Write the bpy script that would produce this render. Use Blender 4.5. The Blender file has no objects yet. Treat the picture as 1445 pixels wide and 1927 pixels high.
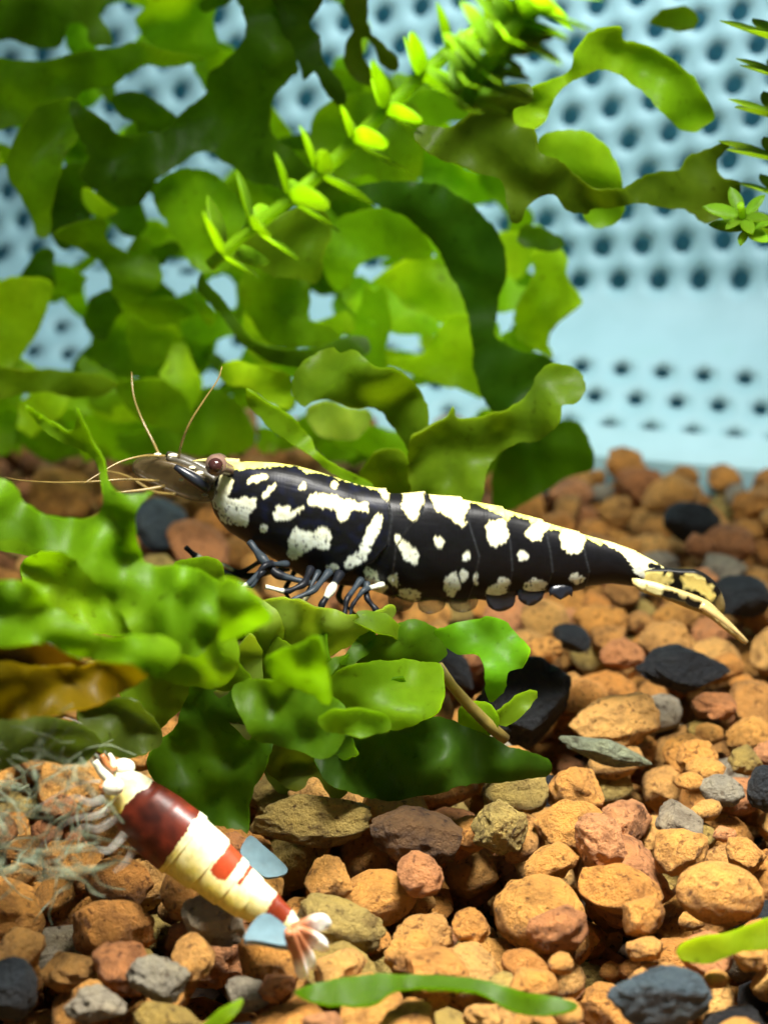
import bpy, bmesh, math, random
import numpy as np
from mathutils import Vector, Matrix, noise, geometry

# 1 Blender unit = 1 centimetre (macro view inside an aquarium)
random.seed(7)
rng = np.random.default_rng(7)
SC = bpy.context.scene
COL = SC.collection
SC.unit_settings.system = 'METRIC'
SC.unit_settings.scale_length = 0.01

# ------------------------------------------------------------------ camera
PW, PH = 1445.0, 1927.0
THETA = math.radians(18.0)
DIST = 9.0
CAM = np.array([0.0, -DIST * math.cos(THETA), DIST * math.sin(THETA)])
FPX = (PH / 2) / math.tan(math.radians(13.5))
cd = bpy.data.cameras.new('camera')
cam = bpy.data.objects.new('camera', cd)
COL.objects.link(cam)
cam.location = CAM
cam.rotation_euler = (math.pi / 2 - THETA, 0, 0)
cd.sensor_fit = 'VERTICAL'
cd.sensor_height = 24.0
cd.sensor_width = 24.0
cd.lens = 12.0 / math.tan(math.radians(13.5))
cd.clip_start = 0.05
cd.clip_end = 400
cd.dof.use_dof = True
cd.dof.focus_distance = 8.45
cd.dof.aperture_fstop = 0.50
cd.dof.aperture_blades = 0
SC.camera = cam

# ------------------------------------------------------------------ light
w = bpy.data.worlds.new('World')
SC.world = w
w.use_nodes = True
w.node_tree.nodes['Background'].inputs[0].default_value = (0.55, 0.72, 0.78, 1)
w.node_tree.nodes['Background'].inputs[1].default_value = 0.12


def area(name, loc, target, sx, sy, power, color):
    ld = bpy.data.lights.new(name, 'AREA')
    ld.shape = 'RECTANGLE'
    ld.size, ld.size_y = sx, sy
    ld.energy = power
    ld.color = color
    o = bpy.data.objects.new(name, ld)
    COL.objects.link(o)
    o.location = loc
    d = Vector(target) - Vector(loc)
    o.rotation_euler = d.to_track_quat('-Z', 'Y').to_euler()
    return o


area('aquarium_led_lamp', (0.9, -2.3, 5.6), (0.7, -1.5, -1), 2.6, 1.0, 670, (1.0, 0.97, 0.90)).data.spread = math.radians(92)
area('added_rear_fill', (0.6, 3.0, 5.6), (0.4, 5.6, 1.0), 6.0, 0.8, 165, (0.93, 0.99, 1.0)).data.spread = math.radians(95)  # unseen lamp, added to brighten the panel and backlight the leaves
area('added_front_fill', (-4.0, -15.0, 5.0), (0, 0, -0.3), 7.0, 6.0, 150, (0.92, 0.97, 1.0))  # unseen soft fill, added on the camera side to lift the dark flanks
SC.view_settings.view_transform = 'Standard'
SC.view_settings.look = 'None'
SC.view_settings.gamma = 1
SC.view_settings.use_curve_mapping = False
SC.view_settings.exposure = 0.0
SC.cycles.use_denoising = True
SC.cycles.max_bounces = 10
SC.cycles.transparent_max_bounces = 12
SC.cycles.sample_clamp_indirect = 6.0
SC.cycles.caustics_reflective = False
SC.cycles.caustics_refractive = False

# ------------------------------------------------------------------ helpers
CT, ST = math.cos(THETA), math.sin(THETA)


def at(px, py, Y):
    """world point on the vertical plane y=Y seen at photograph position (px, py)"""
    px, py, Y = np.broadcast_arrays(np.asarray(px, float), np.asarray(py, float), np.asarray(Y, float))
    u = (px - PW / 2) / FPX
    v = -(py - PH / 2) / FPX
    dx = u
    dy = CT + v * ST
    dz = -ST + v * CT
    t = (Y - CAM[1]) / dy
    return np.stack([CAM[0] + dx * t, CAM[1] + dy * t, CAM[2] + dz * t], -1)


def on_ground(px, py, z):
    v = -(py - PH / 2) / FPX
    u = (px - PW / 2) / FPX
    dz = -ST + v * CT
    t = (z - CAM[2]) / dz
    return np.array([CAM[0] + u * t, CAM[1] + (CT + v * ST) * t, z])


def project(P):
    P = np.asarray(P, float) - CAM
    depth = P[..., 1] * CT - P[..., 2] * ST
    up = P[..., 1] * ST + P[..., 2] * CT
    return P[..., 0] / depth * FPX + PW / 2, PH / 2 - up / depth * FPX, depth


PXCM = FPX / DIST          # photograph pixels per cm at the focus plane


def link(name, me, mat=None, parent=None, smooth=True):
    o = bpy.data.objects.new(name, me)
    COL.objects.link(o)
    if mat is not None:
        if not me.materials:
            me.materials.append(mat)
    if parent is not None:
        o.parent = parent
    if smooth:
        me.polygons.foreach_set('use_smooth', [True] * len(me.polygons))
    return o


def mesh_from(name, V, F):
    me = bpy.data.meshes.new(name)
    me.from_pydata([tuple(map(float, v)) for v in V], [], F)
    me.update()
    return me


def tag(o, label=None, cat=None, group=None, kind=None):
    if label: o['label'] = label
    if cat: o['category'] = cat
    if group: o['group'] = group
    if kind: o['kind'] = kind
    return o


def empty(name, loc, label, cat, group=None):
    o = bpy.data.objects.new(name, None)
    COL.objects.link(o)
    o.location = tuple(map(float, loc))
    o.empty_display_size = 0.2
    tag(o, label, cat, group)
    return o


def child(name, V, F, mat, parent, smooth=True):
    """mesh given in world coordinates, parented under an empty that is only translated"""
    off = np.array(parent.location) if parent is not None else np.zeros(3)
    if parent is not None and parent.parent is not None:
        off = off + np.array(parent.parent.location)
    me = mesh_from(name, np.asarray(V) - off, F)
    return link(name, me, mat, parent, smooth)


def catmull(P, step=6.0, closed=True):
    P = np.asarray(P, float)
    n = len(P)
    out = []
    rngk = range(n) if closed else range(n - 1)
    for i in rngk:
        if closed:
            p0, p1, p2, p3 = P[(i - 1) % n], P[i], P[(i + 1) % n], P[(i + 2) % n]
        else:
            p0, p1, p2, p3 = P[max(i - 1, 0)], P[i], P[i + 1], P[min(i + 2, n - 1)]
        L = np.linalg.norm((p2 - p1)[:2])
        k = max(2, int(L / step))
        for j in range(k):
            t = j / k
            out.append(0.5 * (2 * p1 + (p2 - p0) * t + (2 * p0 - 5 * p1 + 4 * p2 - p3) * t * t
                              + (-p0 + 3 * p1 - 3 * p2 + p3) * t ** 3))
    if not closed:
        out.append(P[-1])
    return np.array(out)


def inside(poly, X, Y):
    poly = np.asarray(poly, float)
    X = np.asarray(X, float); Y = np.asarray(Y, float)
    res = np.zeros(X.shape, bool)
    n = len(poly)
    j = n - 1
    for i in range(n):
        xi, yi = poly[i]; xj, yj = poly[j]
        c = ((yi > Y) != (yj > Y))
        with np.errstate(divide='ignore', invalid='ignore'):
            xx = (xj - xi) * (Y - yi) / (yj - yi + 1e-12) + xi
        res ^= c & (X < xx)
        j = i
    return res


def tube(points, radii, seg=8, flat=1.0):
    """tapered tube through world points; closed ends"""
    P = np.asarray(points, float)
    n = len(P)
    R = np.interp(np.linspace(0, 1, n), np.linspace(0, 1, len(radii)), radii)
    V, F = [], []
    up = np.array([0, 0, 1.0])
    for i in range(n):
        t = P[min(i + 1, n - 1)] - P[max(i - 1, 0)]
        t = t / (np.linalg.norm(t) + 1e-9)
        a = np.cross(t, np.array([0, 1.0, 0]))
        if np.linalg.norm(a) < 1e-3:
            a = np.cross(t, up)
        a /= np.linalg.norm(a)
        b = np.cross(t, a)
        for k in range(seg):
            th = 2 * math.pi * k / seg
            V.append(P[i] + R[i] * (math.cos(th) * a + flat * math.sin(th) * b))
    for i in range(n - 1):
        for k in range(seg):
            k2 = (k + 1) % seg
            F.append((i * seg + k, i * seg + k2, (i + 1) * seg + k2, (i + 1) * seg + k))
    V.append(P[0]); V.append(P[-1])
    c0, c1 = len(V) - 2, len(V) - 1
    for k in range(seg):
        k2 = (k + 1) % seg
        F.append((c0, k2, k))
        F.append((c1, (n - 1) * seg + k, (n - 1) * seg + k2))
    return np.array(V), F


def spline3(P, step=0.03):
    return catmull(np.asarray(P, float), step, closed=False) if True else P


# ------------------------------------------------------------------ materials
def new_mat(name):
    m = bpy.data.materials.new(name)
    m.use_nodes = True
    nt = m.node_tree
    nt.nodes.clear()
    out = nt.nodes.new('ShaderNodeOutputMaterial')
    return m, nt, out


def N(nt, kind, **kw):
    n = nt.nodes.new(kind)
    for k, v in kw.items():
        setattr(n, k, v)
    return n


def ramp(nt, stops, interp='LINEAR'):
    r = nt.nodes.new('ShaderNodeValToRGB')
    r.color_ramp.interpolation = interp
    e = r.color_ramp.elements
    while len(e) < len(stops):
        e.new(0.5)
    for el, (p, c) in zip(e, stops):
        el.position = p
        el.color = (*c, 1)
    return r


def stone_material(name, stops, rough=0.66, spec=0.4, pit=0.85):
    m, nt, out = new_mat(name)
    L = nt.links.new
    geo = N(nt, 'ShaderNodeNewGeometry')
    oi = N(nt, 'ShaderNodeObjectInfo')
    add = N(nt, 'ShaderNodeMath', operation='ADD')
    L(oi.outputs['Random'], add.inputs[0]); L(geo.outputs['Random Per Island'], add.inputs[1])
    fr = N(nt, 'ShaderNodeMath', operation='FRACT')
    L(add.outputs[0], fr.inputs[0])
    r = ramp(nt, stops)
    L(fr.outputs[0], r.inputs[0])
    # blotches in world space (the grain of the clay)
    n1 = N(nt, 'ShaderNodeTexNoise'); n1.inputs['Scale'].default_value = 9; n1.inputs['Detail'].default_value = 6
    n1.inputs['Roughness'].default_value = 0.65
    L(geo.outputs['Position'], n1.inputs['Vector'])
    bl = ramp(nt, [(0.30, (0.34, 0.28, 0.24)), (0.47, (0.92, 0.92, 0.92)), (0.70, (1.3, 1.25, 1.1))])
    L(n1.outputs['Fac'], bl.inputs[0])
    mul = N(nt, 'ShaderNodeMix', data_type='RGBA', blend_type='MULTIPLY')
    mul.inputs[0].default_value = 0.9
    L(r.outputs[0], mul.inputs[6]); L(bl.outputs[0], mul.inputs[7])
    # dark pores
    n2 = N(nt, 'ShaderNodeTexNoise'); n2.inputs['Scale'].default_value = 30; n2.inputs['Detail'].default_value = 3
    L(geo.outputs['Position'], n2.inputs['Vector'])
    pr = ramp(nt, [(0.30, (0.22, 0.15, 0.10)), (0.41, (1, 1, 1))])
    L(n2.outputs['Fac'], pr.inputs[0])
    mul2 = N(nt, 'ShaderNodeMix', data_type='RGBA', blend_type='MULTIPLY')
    mul2.inputs[0].default_value = pit
    L(mul.outputs[2], mul2.inputs[6]); L(pr.outputs[0], mul2.inputs[7])
    b = N(nt, 'ShaderNodeBsdfPrincipled')
    L(mul2.outputs[2], b.inputs['Base Color'])
    b.inputs['Roughness'].default_value = rough
    b.inputs['Specular IOR Level'].default_value = spec
    rg = N(nt, 'ShaderNodeTexNoise', noise_type='RIDGED_MULTIFRACTAL'); rg.inputs['Scale'].default_value = 7
    rg.inputs['Detail'].default_value = 4; rg.inputs['Roughness'].default_value = 0.5
    L(geo.outputs['Position'], rg.inputs['Vector'])
    rm = N(nt, 'ShaderNodeMath', operation='MULTIPLY'); rm.inputs[1].default_value = -0.35
    L(rg.outputs['Fac'], rm.inputs[0])
    n3 = N(nt, 'ShaderNodeTexNoise'); n3.inputs['Scale'].default_value = 26; n3.inputs['Detail'].default_value = 8
    n3.inputs['Roughness'].default_value = 0.7
    L(geo.outputs['Position'], n3.inputs['Vector'])
    s = N(nt, 'ShaderNodeMath', operation='ADD')
    L(rm.outputs[0], s.inputs[0]); L(n3.outputs['Fac'], s.inputs[1])
    bp = N(nt, 'ShaderNodeBump'); bp.inputs['Strength'].default_value = 1.0; bp.inputs['Distance'].default_value = 0.085
    L(s.outputs[0], bp.inputs['Height']); L(bp.outputs[0], b.inputs['Normal'])
    L(b.outputs[0], out.inputs[0])
    return m


M = {}
M['ochre'] = stone_material('ochre_clay', [(0.0, (0.60, 0.25, 0.05)), (0.3, (0.73, 0.36, 0.08)), (0.55, (0.66, 0.29, 0.055)),
                                           (0.8, (0.76, 0.42, 0.12)), (1.0, (0.54, 0.25, 0.06))])
M['rust'] = stone_material('rusty_clay', [(0.0, (0.56, 0.23, 0.08)), (0.5, (0.66, 0.30, 0.12)), (1.0, (0.48, 0.19, 0.06))])
M['olive'] = stone_material('olive_clay', [(0.0, (0.42, 0.28, 0.06)), (0.5, (0.50, 0.36, 0.10)), (1.0, (0.36, 0.25, 0.06))])
M['grey'] = stone_material('grey_stone', [(0.0, (0.34, 0.28, 0.19)), (0.5, (0.42, 0.36, 0.26)), (1.0, (0.30, 0.27, 0.20))])
M['black'] = stone_material('black_stone', [(0.0, (0.012, 0.014, 0.018)), (0.5, (0.020, 0.026, 0.032)), (1.0, (0.010, 0.011, 0.013))], rough=0.55, pit=0.2)
M['slate'] = stone_material('blue_grey_slate', [(0.0, (0.055, 0.085, 0.105)), (1.0, (0.07, 0.10, 0.12))], rough=0.6, pit=0.3)
M['sage'] = stone_material('sage_slate', [(0.0, (0.24, 0.27, 0.17)), (1.0, (0.28, 0.30, 0.20))], rough=0.6, pit=0.4)
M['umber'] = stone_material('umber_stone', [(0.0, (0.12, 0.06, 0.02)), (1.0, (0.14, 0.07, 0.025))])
M['soil'] = stone_material('dark_soil', [(0.0, (0.06, 0.03, 0.012)), (1.0, (0.07, 0.035, 0.015))])


def leaf_material(name, trans=0.55, spots=True):
    m, nt, out = new_mat(name)
    L = nt.links.new
    oi = N(nt, 'ShaderNodeObjectInfo')
    geo = N(nt, 'ShaderNodeNewGeometry')
    n1 = N(nt, 'ShaderNodeTexNoise'); n1.inputs['Scale'].default_value = 2.2; n1.inputs['Detail'].default_value = 4
    L(geo.outputs['Position'], n1.inputs['Vector'])
    r = ramp(nt, [(0.25, (0.55, 0.62, 0.6)), (0.5, (1, 1, 1)), (0.75, (1.45, 1.22, 1.3))])
    L(n1.outputs['Fac'], r.inputs[0])
    mul = N(nt, 'ShaderNodeMix', data_type='RGBA', blend_type='MULTIPLY'); mul.inputs[0].default_value = 1
    L(oi.outputs['Color'], mul.inputs[6]); L(r.outputs[0], mul.inputs[7])
    n2 = N(nt, 'ShaderNodeTexNoise'); n2.inputs['Scale'].default_value = 22; n2.inputs['Detail'].default_value = 4
    L(geo.outputs['Position'], n2.inputs['Vector'])
    r2 = ramp(nt, [(0.24, (0.35, 0.30, 0.2)), (0.36, (0.92, 0.94, 0.9)), (0.7, (1.1, 1.08, 1.1))])
    L(n2.outputs['Fac'], r2.inputs[0])
    mul2 = N(nt, 'ShaderNodeMix', data_type='RGBA', blend_type='MULTIPLY'); mul2.inputs[0].default_value = 0.8
    L(mul.outputs[2], mul2.inputs[6]); L(r2.outputs[0], mul2.inputs[7])
    b = N(nt, 'ShaderNodeBsdfPrincipled')
    L(mul2.outputs[2], b.inputs['Base Color'])
    b.inputs['Roughness'].default_value = 0.45
    b.inputs['Specular IOR Level'].default_value = 0.25
    t = N(nt, 'ShaderNodeBsdfTranslucent')
    # light that has passed through is yellower
    yl = N(nt, 'ShaderNodeMix', data_type='RGBA', blend_type='MULTIPLY'); yl.inputs[0].default_value = 1
    yl.inputs[7].default_value = (1.15, 1.12, 0.5, 1)
    gm = N(nt, 'ShaderNodeGamma'); gm.inputs[1].default_value = 0.54
    L(mul2.outputs[2], gm.inputs[0]); L(gm.outputs[0], yl.inputs[6]); L(yl.outputs[2], t.inputs[0])
    mx = N(nt, 'ShaderNodeMixShader'); mx.inputs[0].default_value = trans
    L(b.outputs[0], mx.inputs[1]); L(t.outputs[0], mx.inputs[2])
    bp = N(nt, 'ShaderNodeBump'); bp.inputs['Strength'].default_value = 0.12; bp.inputs['Distance'].default_value = 0.02
    L(n2.outputs['Fac'], bp.inputs['Height']); L(bp.outputs[0], b.inputs['Normal'])
    L(mx.outputs[0], out.inputs[0])
    return m


M['leaf'] = leaf_material('liverwort_leaf', 0.74)
M['stem_leaf'] = leaf_material('stem_plant_leaf', 0.7)


def sheer_material(name, color, alpha, rough=0.3):
    m, nt, out = new_mat(name)
    L = nt.links.new
    b = N(nt, 'ShaderNodeBsdfPrincipled')
    b.inputs['Base Color'].default_value = (*color, 1)
    b.inputs['Roughness'].default_value = rough
    geo = N(nt, 'ShaderNodeNewGeometry')
    n = N(nt, 'ShaderNodeTexNoise'); n.inputs['Scale'].default_value = 14; n.inputs['Detail'].default_value = 3
    L(geo.outputs['Position'], n.inputs['Vector'])
    mr = N(nt, 'ShaderNodeMapRange'); mr.inputs[1].default_value = 0.3; mr.inputs[2].default_value = 0.7
    mr.inputs[3].default_value = alpha * 0.6; mr.inputs[4].default_value = min(1, alpha * 1.4)
    L(n.outputs['Fac'], mr.inputs[0]); L(mr.outputs[0], b.inputs['Alpha'])
    L(b.outputs[0], out.inputs[0])
    return m


M['sheer'] = sheer_material('sheer_shell', (0.10, 0.07, 0.03), 0.5)
M['sheer_tan'] = sheer_material('sheer_tan_shell', (0.55, 0.40, 0.16), 0.75)
M['sheer_white'] = sheer_material('sheer_white_shell', (0.60, 0.58, 0.50), 0.16)
M['antenna'] = sheer_material('antenna', (0.26, 0.18, 0.05), 0.7)
M['algae'] = sheer_material('algae', (0.34, 0.40, 0.26), 0.2)
M['chip'] = sheer_material('pale_blue_chip', (0.12, 0.20, 0.23), 0.97, 0.9)


def shell_material(name, rough=0.25, spec=0.5, coat=0.3):
    """colour read from the mesh's own markings attribute"""
    m, nt, out = new_mat(name)
    L = nt.links.new
    a = N(nt, 'ShaderNodeAttribute', attribute_name='markings')
    geo = N(nt, 'ShaderNodeNewGeometry')
    n = N(nt, 'ShaderNodeTexNoise'); n.inputs['Scale'].default_value = 42; n.inputs['Detail'].default_value = 2
    L(geo.outputs['Position'], n.inputs['Vector'])
    r = ramp(nt, [(0.3, (0.78, 0.76, 0.66)), (0.55, (1, 1, 1))])
    L(n.outputs['Fac'], r.inputs[0])
    mul = N(nt, 'ShaderNodeMix', data_type='RGBA', blend_type='MULTIPLY'); mul.inputs[0].default_value = 0.8
    L(a.outputs['Color'], mul.inputs[6]); L(r.outputs[0], mul.inputs[7])
    b = N(nt, 'ShaderNodeBsdfPrincipled')
    L(mul.outputs[2], b.inputs['Base Color'])
    b.inputs['Roughness'].default_value = rough
    b.inputs['Specular IOR Level'].default_value = spec
    b.inputs['Coat Weight'].default_value = coat
    b.inputs['Coat Roughness'].default_value = 0.2
    bp = N(nt, 'ShaderNodeBump'); bp.inputs['Strength'].default_value = 0.10; bp.inputs['Distance'].default_value = 0.006
    L(n.outputs['Fac'], bp.inputs['Height']); L(bp.outputs[0], b.inputs['Normal'])
    L(b.outputs[0], out.inputs[0])
    return m


M['shell'] = shell_material('patterned_shell', 0.40, 0.14, 0.0)
M['shell_red'] = shell_material('banded_shell', 0.42, 0.4, 0.05)
for n_ in M['shell_red'].node_tree.nodes:
    if n_.type == 'BSDF_PRINCIPLED':
        n_.inputs['Subsurface Weight'].default_value = 0.35
        n_.inputs['Subsurface Radius'].default_value = (1.0, 0.6, 0.3)
        n_.inputs['Subsurface Scale'].default_value = 0.03


def plain(name, color, rough=0.4, spec=0.5, coat=0.0, sss=0.0):
    m, nt, out = new_mat(name)
    b = N(nt, 'ShaderNodeBsdfPrincipled')
    geo = N(nt, 'ShaderNodeNewGeometry')
    n = N(nt, 'ShaderNodeTexNoise'); n.inputs['Scale'].default_value = 20; n.inputs['Detail'].default_value = 3
    nt.links.new(geo.outputs['Position'], n.inputs['Vector'])
    c = np.array(color)
    r = ramp(nt, [(0.3, tuple(c * 0.75)), (0.7, tuple(np.minimum(c * 1.2, 1)))])
    nt.links.new(n.outputs['Fac'], r.inputs[0])
    nt.links.new(r.outputs[0], b.inputs['Base Color'])
    b.inputs['Roughness'].default_value = rough
    b.inputs['Specular IOR Level'].default_value = spec
    b.inputs['Coat Weight'].default_value = coat
    nt.links.new(b.outputs[0], out.inputs[0])
    return m


M['eye'] = plain('eye_dark', (0.035, 0.012, 0.010), 0.15, 0.5, 0.6)
M['eye_ring'] = plain('eye_ring', (0.15, 0.09, 0.065), 0.3)
M['eye_pale'] = plain('eye_pale', (0.85, 0.80, 0.62), 0.25)
M['leg_black'] = plain('leg_black', (0.010, 0.012, 0.018), 0.3)
M['leg_grey'] = sheer_material('leg_grey', (0.13, 0.17, 0.21), 0.8)
M['cream'] = plain('cream', (0.82, 0.76, 0.50), 0.5)
M['orange'] = plain('orange_shell', (0.45, 0.16, 0.05), 0.4)
M['twig'] = plain('olive_stem', (0.20, 0.15, 0.03), 0.6)


def panel_material():
    m, nt, out = new_mat('white_plastic_mesh')
    L = nt.links.new
    geo = N(nt, 'ShaderNodeNewGeometry')
    n = N(nt, 'ShaderNodeTexNoise'); n.inputs['Scale'].default_value = 2.5; n.inputs['Detail'].default_value = 6
    L(geo.outputs['Position'], n.inputs['Vector'])
    r = ramp(nt, [(0.3, (0.37, 0.63, 0.68)), (0.6, (0.43, 0.70, 0.76)), (0.8, (0.40, 0.69, 0.72))])
    L(n.outputs['Fac'], r.inputs[0])
    b = N(nt, 'ShaderNodeBsdfPrincipled')
    L(r.outputs[0], b.inputs['Base Color'])
    b.inputs['Roughness'].default_value = 0.5
    t = N(nt, 'ShaderNodeBsdfTranslucent')
    L(r.outputs[0], t.inputs[0])
    mx = N(nt, 'ShaderNodeMixShader'); mx.inputs[0].default_value = 0.08
    L(b.outputs[0], mx.inputs[1]); L(t.outputs[0], mx.inputs[2])
    L(mx.outputs[0], out.inputs[0])
    return m


M['panel'] = panel_material()
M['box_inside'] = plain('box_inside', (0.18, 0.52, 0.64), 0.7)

# ------------------------------------------------------------------ setting: ground under the gravel
GZ = -1.07                    # mean top of the gravel
BASE = -1.75
me = mesh_from('ground', [(-40, -12, BASE), (40, -12, BASE), (40, 40, BASE), (-40, 40, BASE)], [(0, 1, 2, 3)])
g = link('ground', me, M['soil'], None, False)
tag(g, 'dark soil floor under the gravel', 'ground', kind='structure')

# ------------------------------------------------------------------ perforated box behind
A0 = on_ground(480, 800, GZ); B0 = on_ground(1445, 884, GZ)
du = (B0 - A0); LEN = np.linalg.norm(du); du = du / LEN
nb = np.array([-du[1], du[0], 0.0])         # horizontal, pointing away from the camera
if nb[1] < 0: nb = -nb
box = empty('filter_box', (A0 + B0) / 2 - np.array([0, 0, 0.3]), 'pale blue white perforated plastic filter box behind the plants and gravel', 'filter box')

prof = []      # v (length along the sheet) -> (back, up)
pts = [(0.0, -0.25), (0.02, 0.0), (0.10, 0.10), (0.45, 0.38), (0.82, 0.68), (1.00, 0.90), (1.09, 1.15), (1.16, 1.6), (1.24, 2.2), (1.36, 3.0), (1.52, 4.2)]
pc = catmull(np.array(pts), 0.05, closed=False)
sl = np.concatenate([[0], np.cumsum(np.linalg.norm(np.diff(pc, axis=0), axis=1))])
VT = sl[-1]


def sheet(u, v):
    back = np.interp(v, sl, pc[:, 0]); up = np.interp(v, sl, pc[:, 1])
    return A0 + du * u + nb * back + np.array([0, 0, 1.0]) * up


SP = 0.268
rows = int(VT / (SP * 0.866)) + 6
U0, U1 = -2.6, LEN + 1.6
V, F, key = [], [], {}


def pv(u, v):
    vv = min(max(v, 0), VT)
    k = (round(u, 4), round(vv, 4))
    if k not in key:
        key[k] = len(V)
        V.append(sheet(u, vv))
    return key[k]


def skew(u, v):
    s = 0.30 * min(max((v - 1.2) / 1.2, 0), 1)
    return u, v - 0.30 * 0 + s * (u - 2.2) * 0.75


hexpts = []
for k in range(6):
    a0 = math.radians(60 * k + 30); a1 = math.radians(60 * k + 90)
    p0 = np.array([math.cos(a0), math.sin(a0)]) * SP / math.sqrt(3)
    p1 = np.array([math.cos(a1), math.sin(a1)]) * SP / math.sqrt(3)
    hexpts += [p0, (p0 + p1) / 2]
HR = SP * 0.245
depth_n = nb * 0.05
for j in range(-8, rows + 8):
    for i in range(int((U1 - U0) / SP)):
        cu = U0 + i * SP + (SP / 2 if j % 2 else 0)
        cv = 0.21 + j * SP * 0.866
        if skew(cu, cv)[1] < 0.2 or skew(cu, cv)[1] > VT - 0.1:
            continue
        sv_ = skew(cu, cv)[1]
        solid = 1.02 < sv_ < 1.42
        HR = SP * (0.25 if sv_ > 1.4 else 0.19)
        oid, iid, bid = [], [], []
        for k in range(12):
            a = hexpts[k]
            uu, vv = skew(cu + a[0], cv + a[1])
            oid.append(pv(uu, vv))
            th = math.atan2(a[1], a[0])
            uu, vv = skew(cu + HR * math.cos(th), cv + HR * math.sin(th))
            V.append(sheet(uu, min(max(vv, 0), VT))); iid.append(len(V) - 1)
            V.append(sheet(uu, min(max(vv, 0), VT)) + depth_n); bid.append(len(V) - 1)
        for k in range(12):
            k2 = (k + 1) % 12
            F.append((oid[k], oid[k2], iid[k2], iid[k]))
            if not solid:
                F.append((iid[k], iid[k2], bid[k2], bid[k]))
        if solid:
            F.append(tuple(iid))
child('perforated_panel', V, F, M['panel'], box, True)
# rim strip along the foot of the panel
V, F = [], []
n = 40
for i in range(n + 1):
    u = U0 + (U1 - U0) * i / n
    for (b_, z_) in ((0.0, -0.30), (0.0, -0.02), (0.05, 0.035), (0.16, 0.135), (0.20, 0.10), (0.20, -0.30)):
        V.append(A0 + du * u + nb * (b_ - 0.02) + np.array([0, 0, z_ + 0.02]))
for i in range(n):
    for k in range(5):
        F.append((i * 6 + k, (i + 1) * 6 + k, (i + 1) * 6 + k + 1, i * 6 + k + 1))
child('bottom_rim', V, F, M['panel'], box, False)
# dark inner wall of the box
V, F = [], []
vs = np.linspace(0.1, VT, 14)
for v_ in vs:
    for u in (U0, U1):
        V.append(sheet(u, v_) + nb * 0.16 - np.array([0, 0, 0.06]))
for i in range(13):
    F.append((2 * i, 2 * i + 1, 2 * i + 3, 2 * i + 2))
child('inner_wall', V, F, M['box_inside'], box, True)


# ------------------------------------------------------------------ gravel
def make_pebble(seed, rough=1.0, facets=7, sub=4, pits=0.03):
    r = random.Random(seed)
    bm = bmesh.new()
    bmesh.ops.create_icosphere(bm, subdivisions=sub, radius=1.0)
    off = Vector((r.uniform(-50, 50), r.uniform(-50, 50), r.uniform(-50, 50)))
    planes = []
    for _ in range(facets):
        nrm = Vector((r.gauss(0, 1), r.gauss(0, 1), r.gauss(0, 1))).normalized()
        planes.append((nrm, r.uniform(0.62, 0.88)))
    for v in bm.verts:
        p = v.co.copy()
        f = 1 + rough * (0.22 * noise.noise(p * 1.1 + off) + 0.17 * noise.noise(p * 2.4 + off) )
        q = p * f
        for nrm, d in planes:
            e = q.dot(nrm) - d
            if e > 0:
                q -= nrm * e * 0.86
        f2 = rough * (0.075 * noise.noise(p * 5.0 + off) + 0.03 * noise.noise(p * 11 + off))
        c = noise.noise(p * 3.4 - off)
        if c > 0.28:
            f2 -= pits * 9 * (c - 0.28) * rough
        v.co = q * (1 + f2)
    # unit bounding size
    mx = max(max(abs(c) for c in v.co) for v in bm.verts)
    for v in bm.verts:
        v.co /= mx
    me = bpy.data.meshes.new('pebble')
    bm.to_mesh(me); bm.free()
    return me


NVAR = 14
KINDS = ['ochre', 'rust', 'olive', 'grey', 'black']
KW = [0.735, 0.135, 0.08, 0.03, 0.02]
base_var = [make_pebble(100 + i, 1.0 if i % 4 else 0.55, 8 if i % 4 else 3, 4) for i in range(NVAR)]
low_var = [make_pebble(100 + i, 1.0 if i % 4 else 0.55, 8 if i % 4 else 3, 2) for i in range(NVAR)]
pebble_mesh = {}
for k in KINDS:
    for i in range(NVAR):
        me = base_var[i].copy()
        me.materials.append(M[k])
        me.polygons.foreach_set('use_smooth', [True] * len(me.polygons))
        pebble_mesh[k, i] = me

# drop ellipsoids on a height field so that they rest on each other
RES = 0.022
GX0, GX1, GY0, GY1 = -3.4, 3.4, -3.1, 5.9
NX, NY = int((GX1 - GX0) / RES), int((GY1 - GY0) / RES)
H = np.full((NX, NY), BASE)
ID = np.full((NX, NY), -1, int)
xs = GX0 + (np.arange(NX) + 0.5) * RES
ys = GY0 + (np.arange(NY) + 0.5) * RES


def fits(x, y):
    return abs(x) < 1.75 + (y + 3.1) * 0.2


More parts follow.
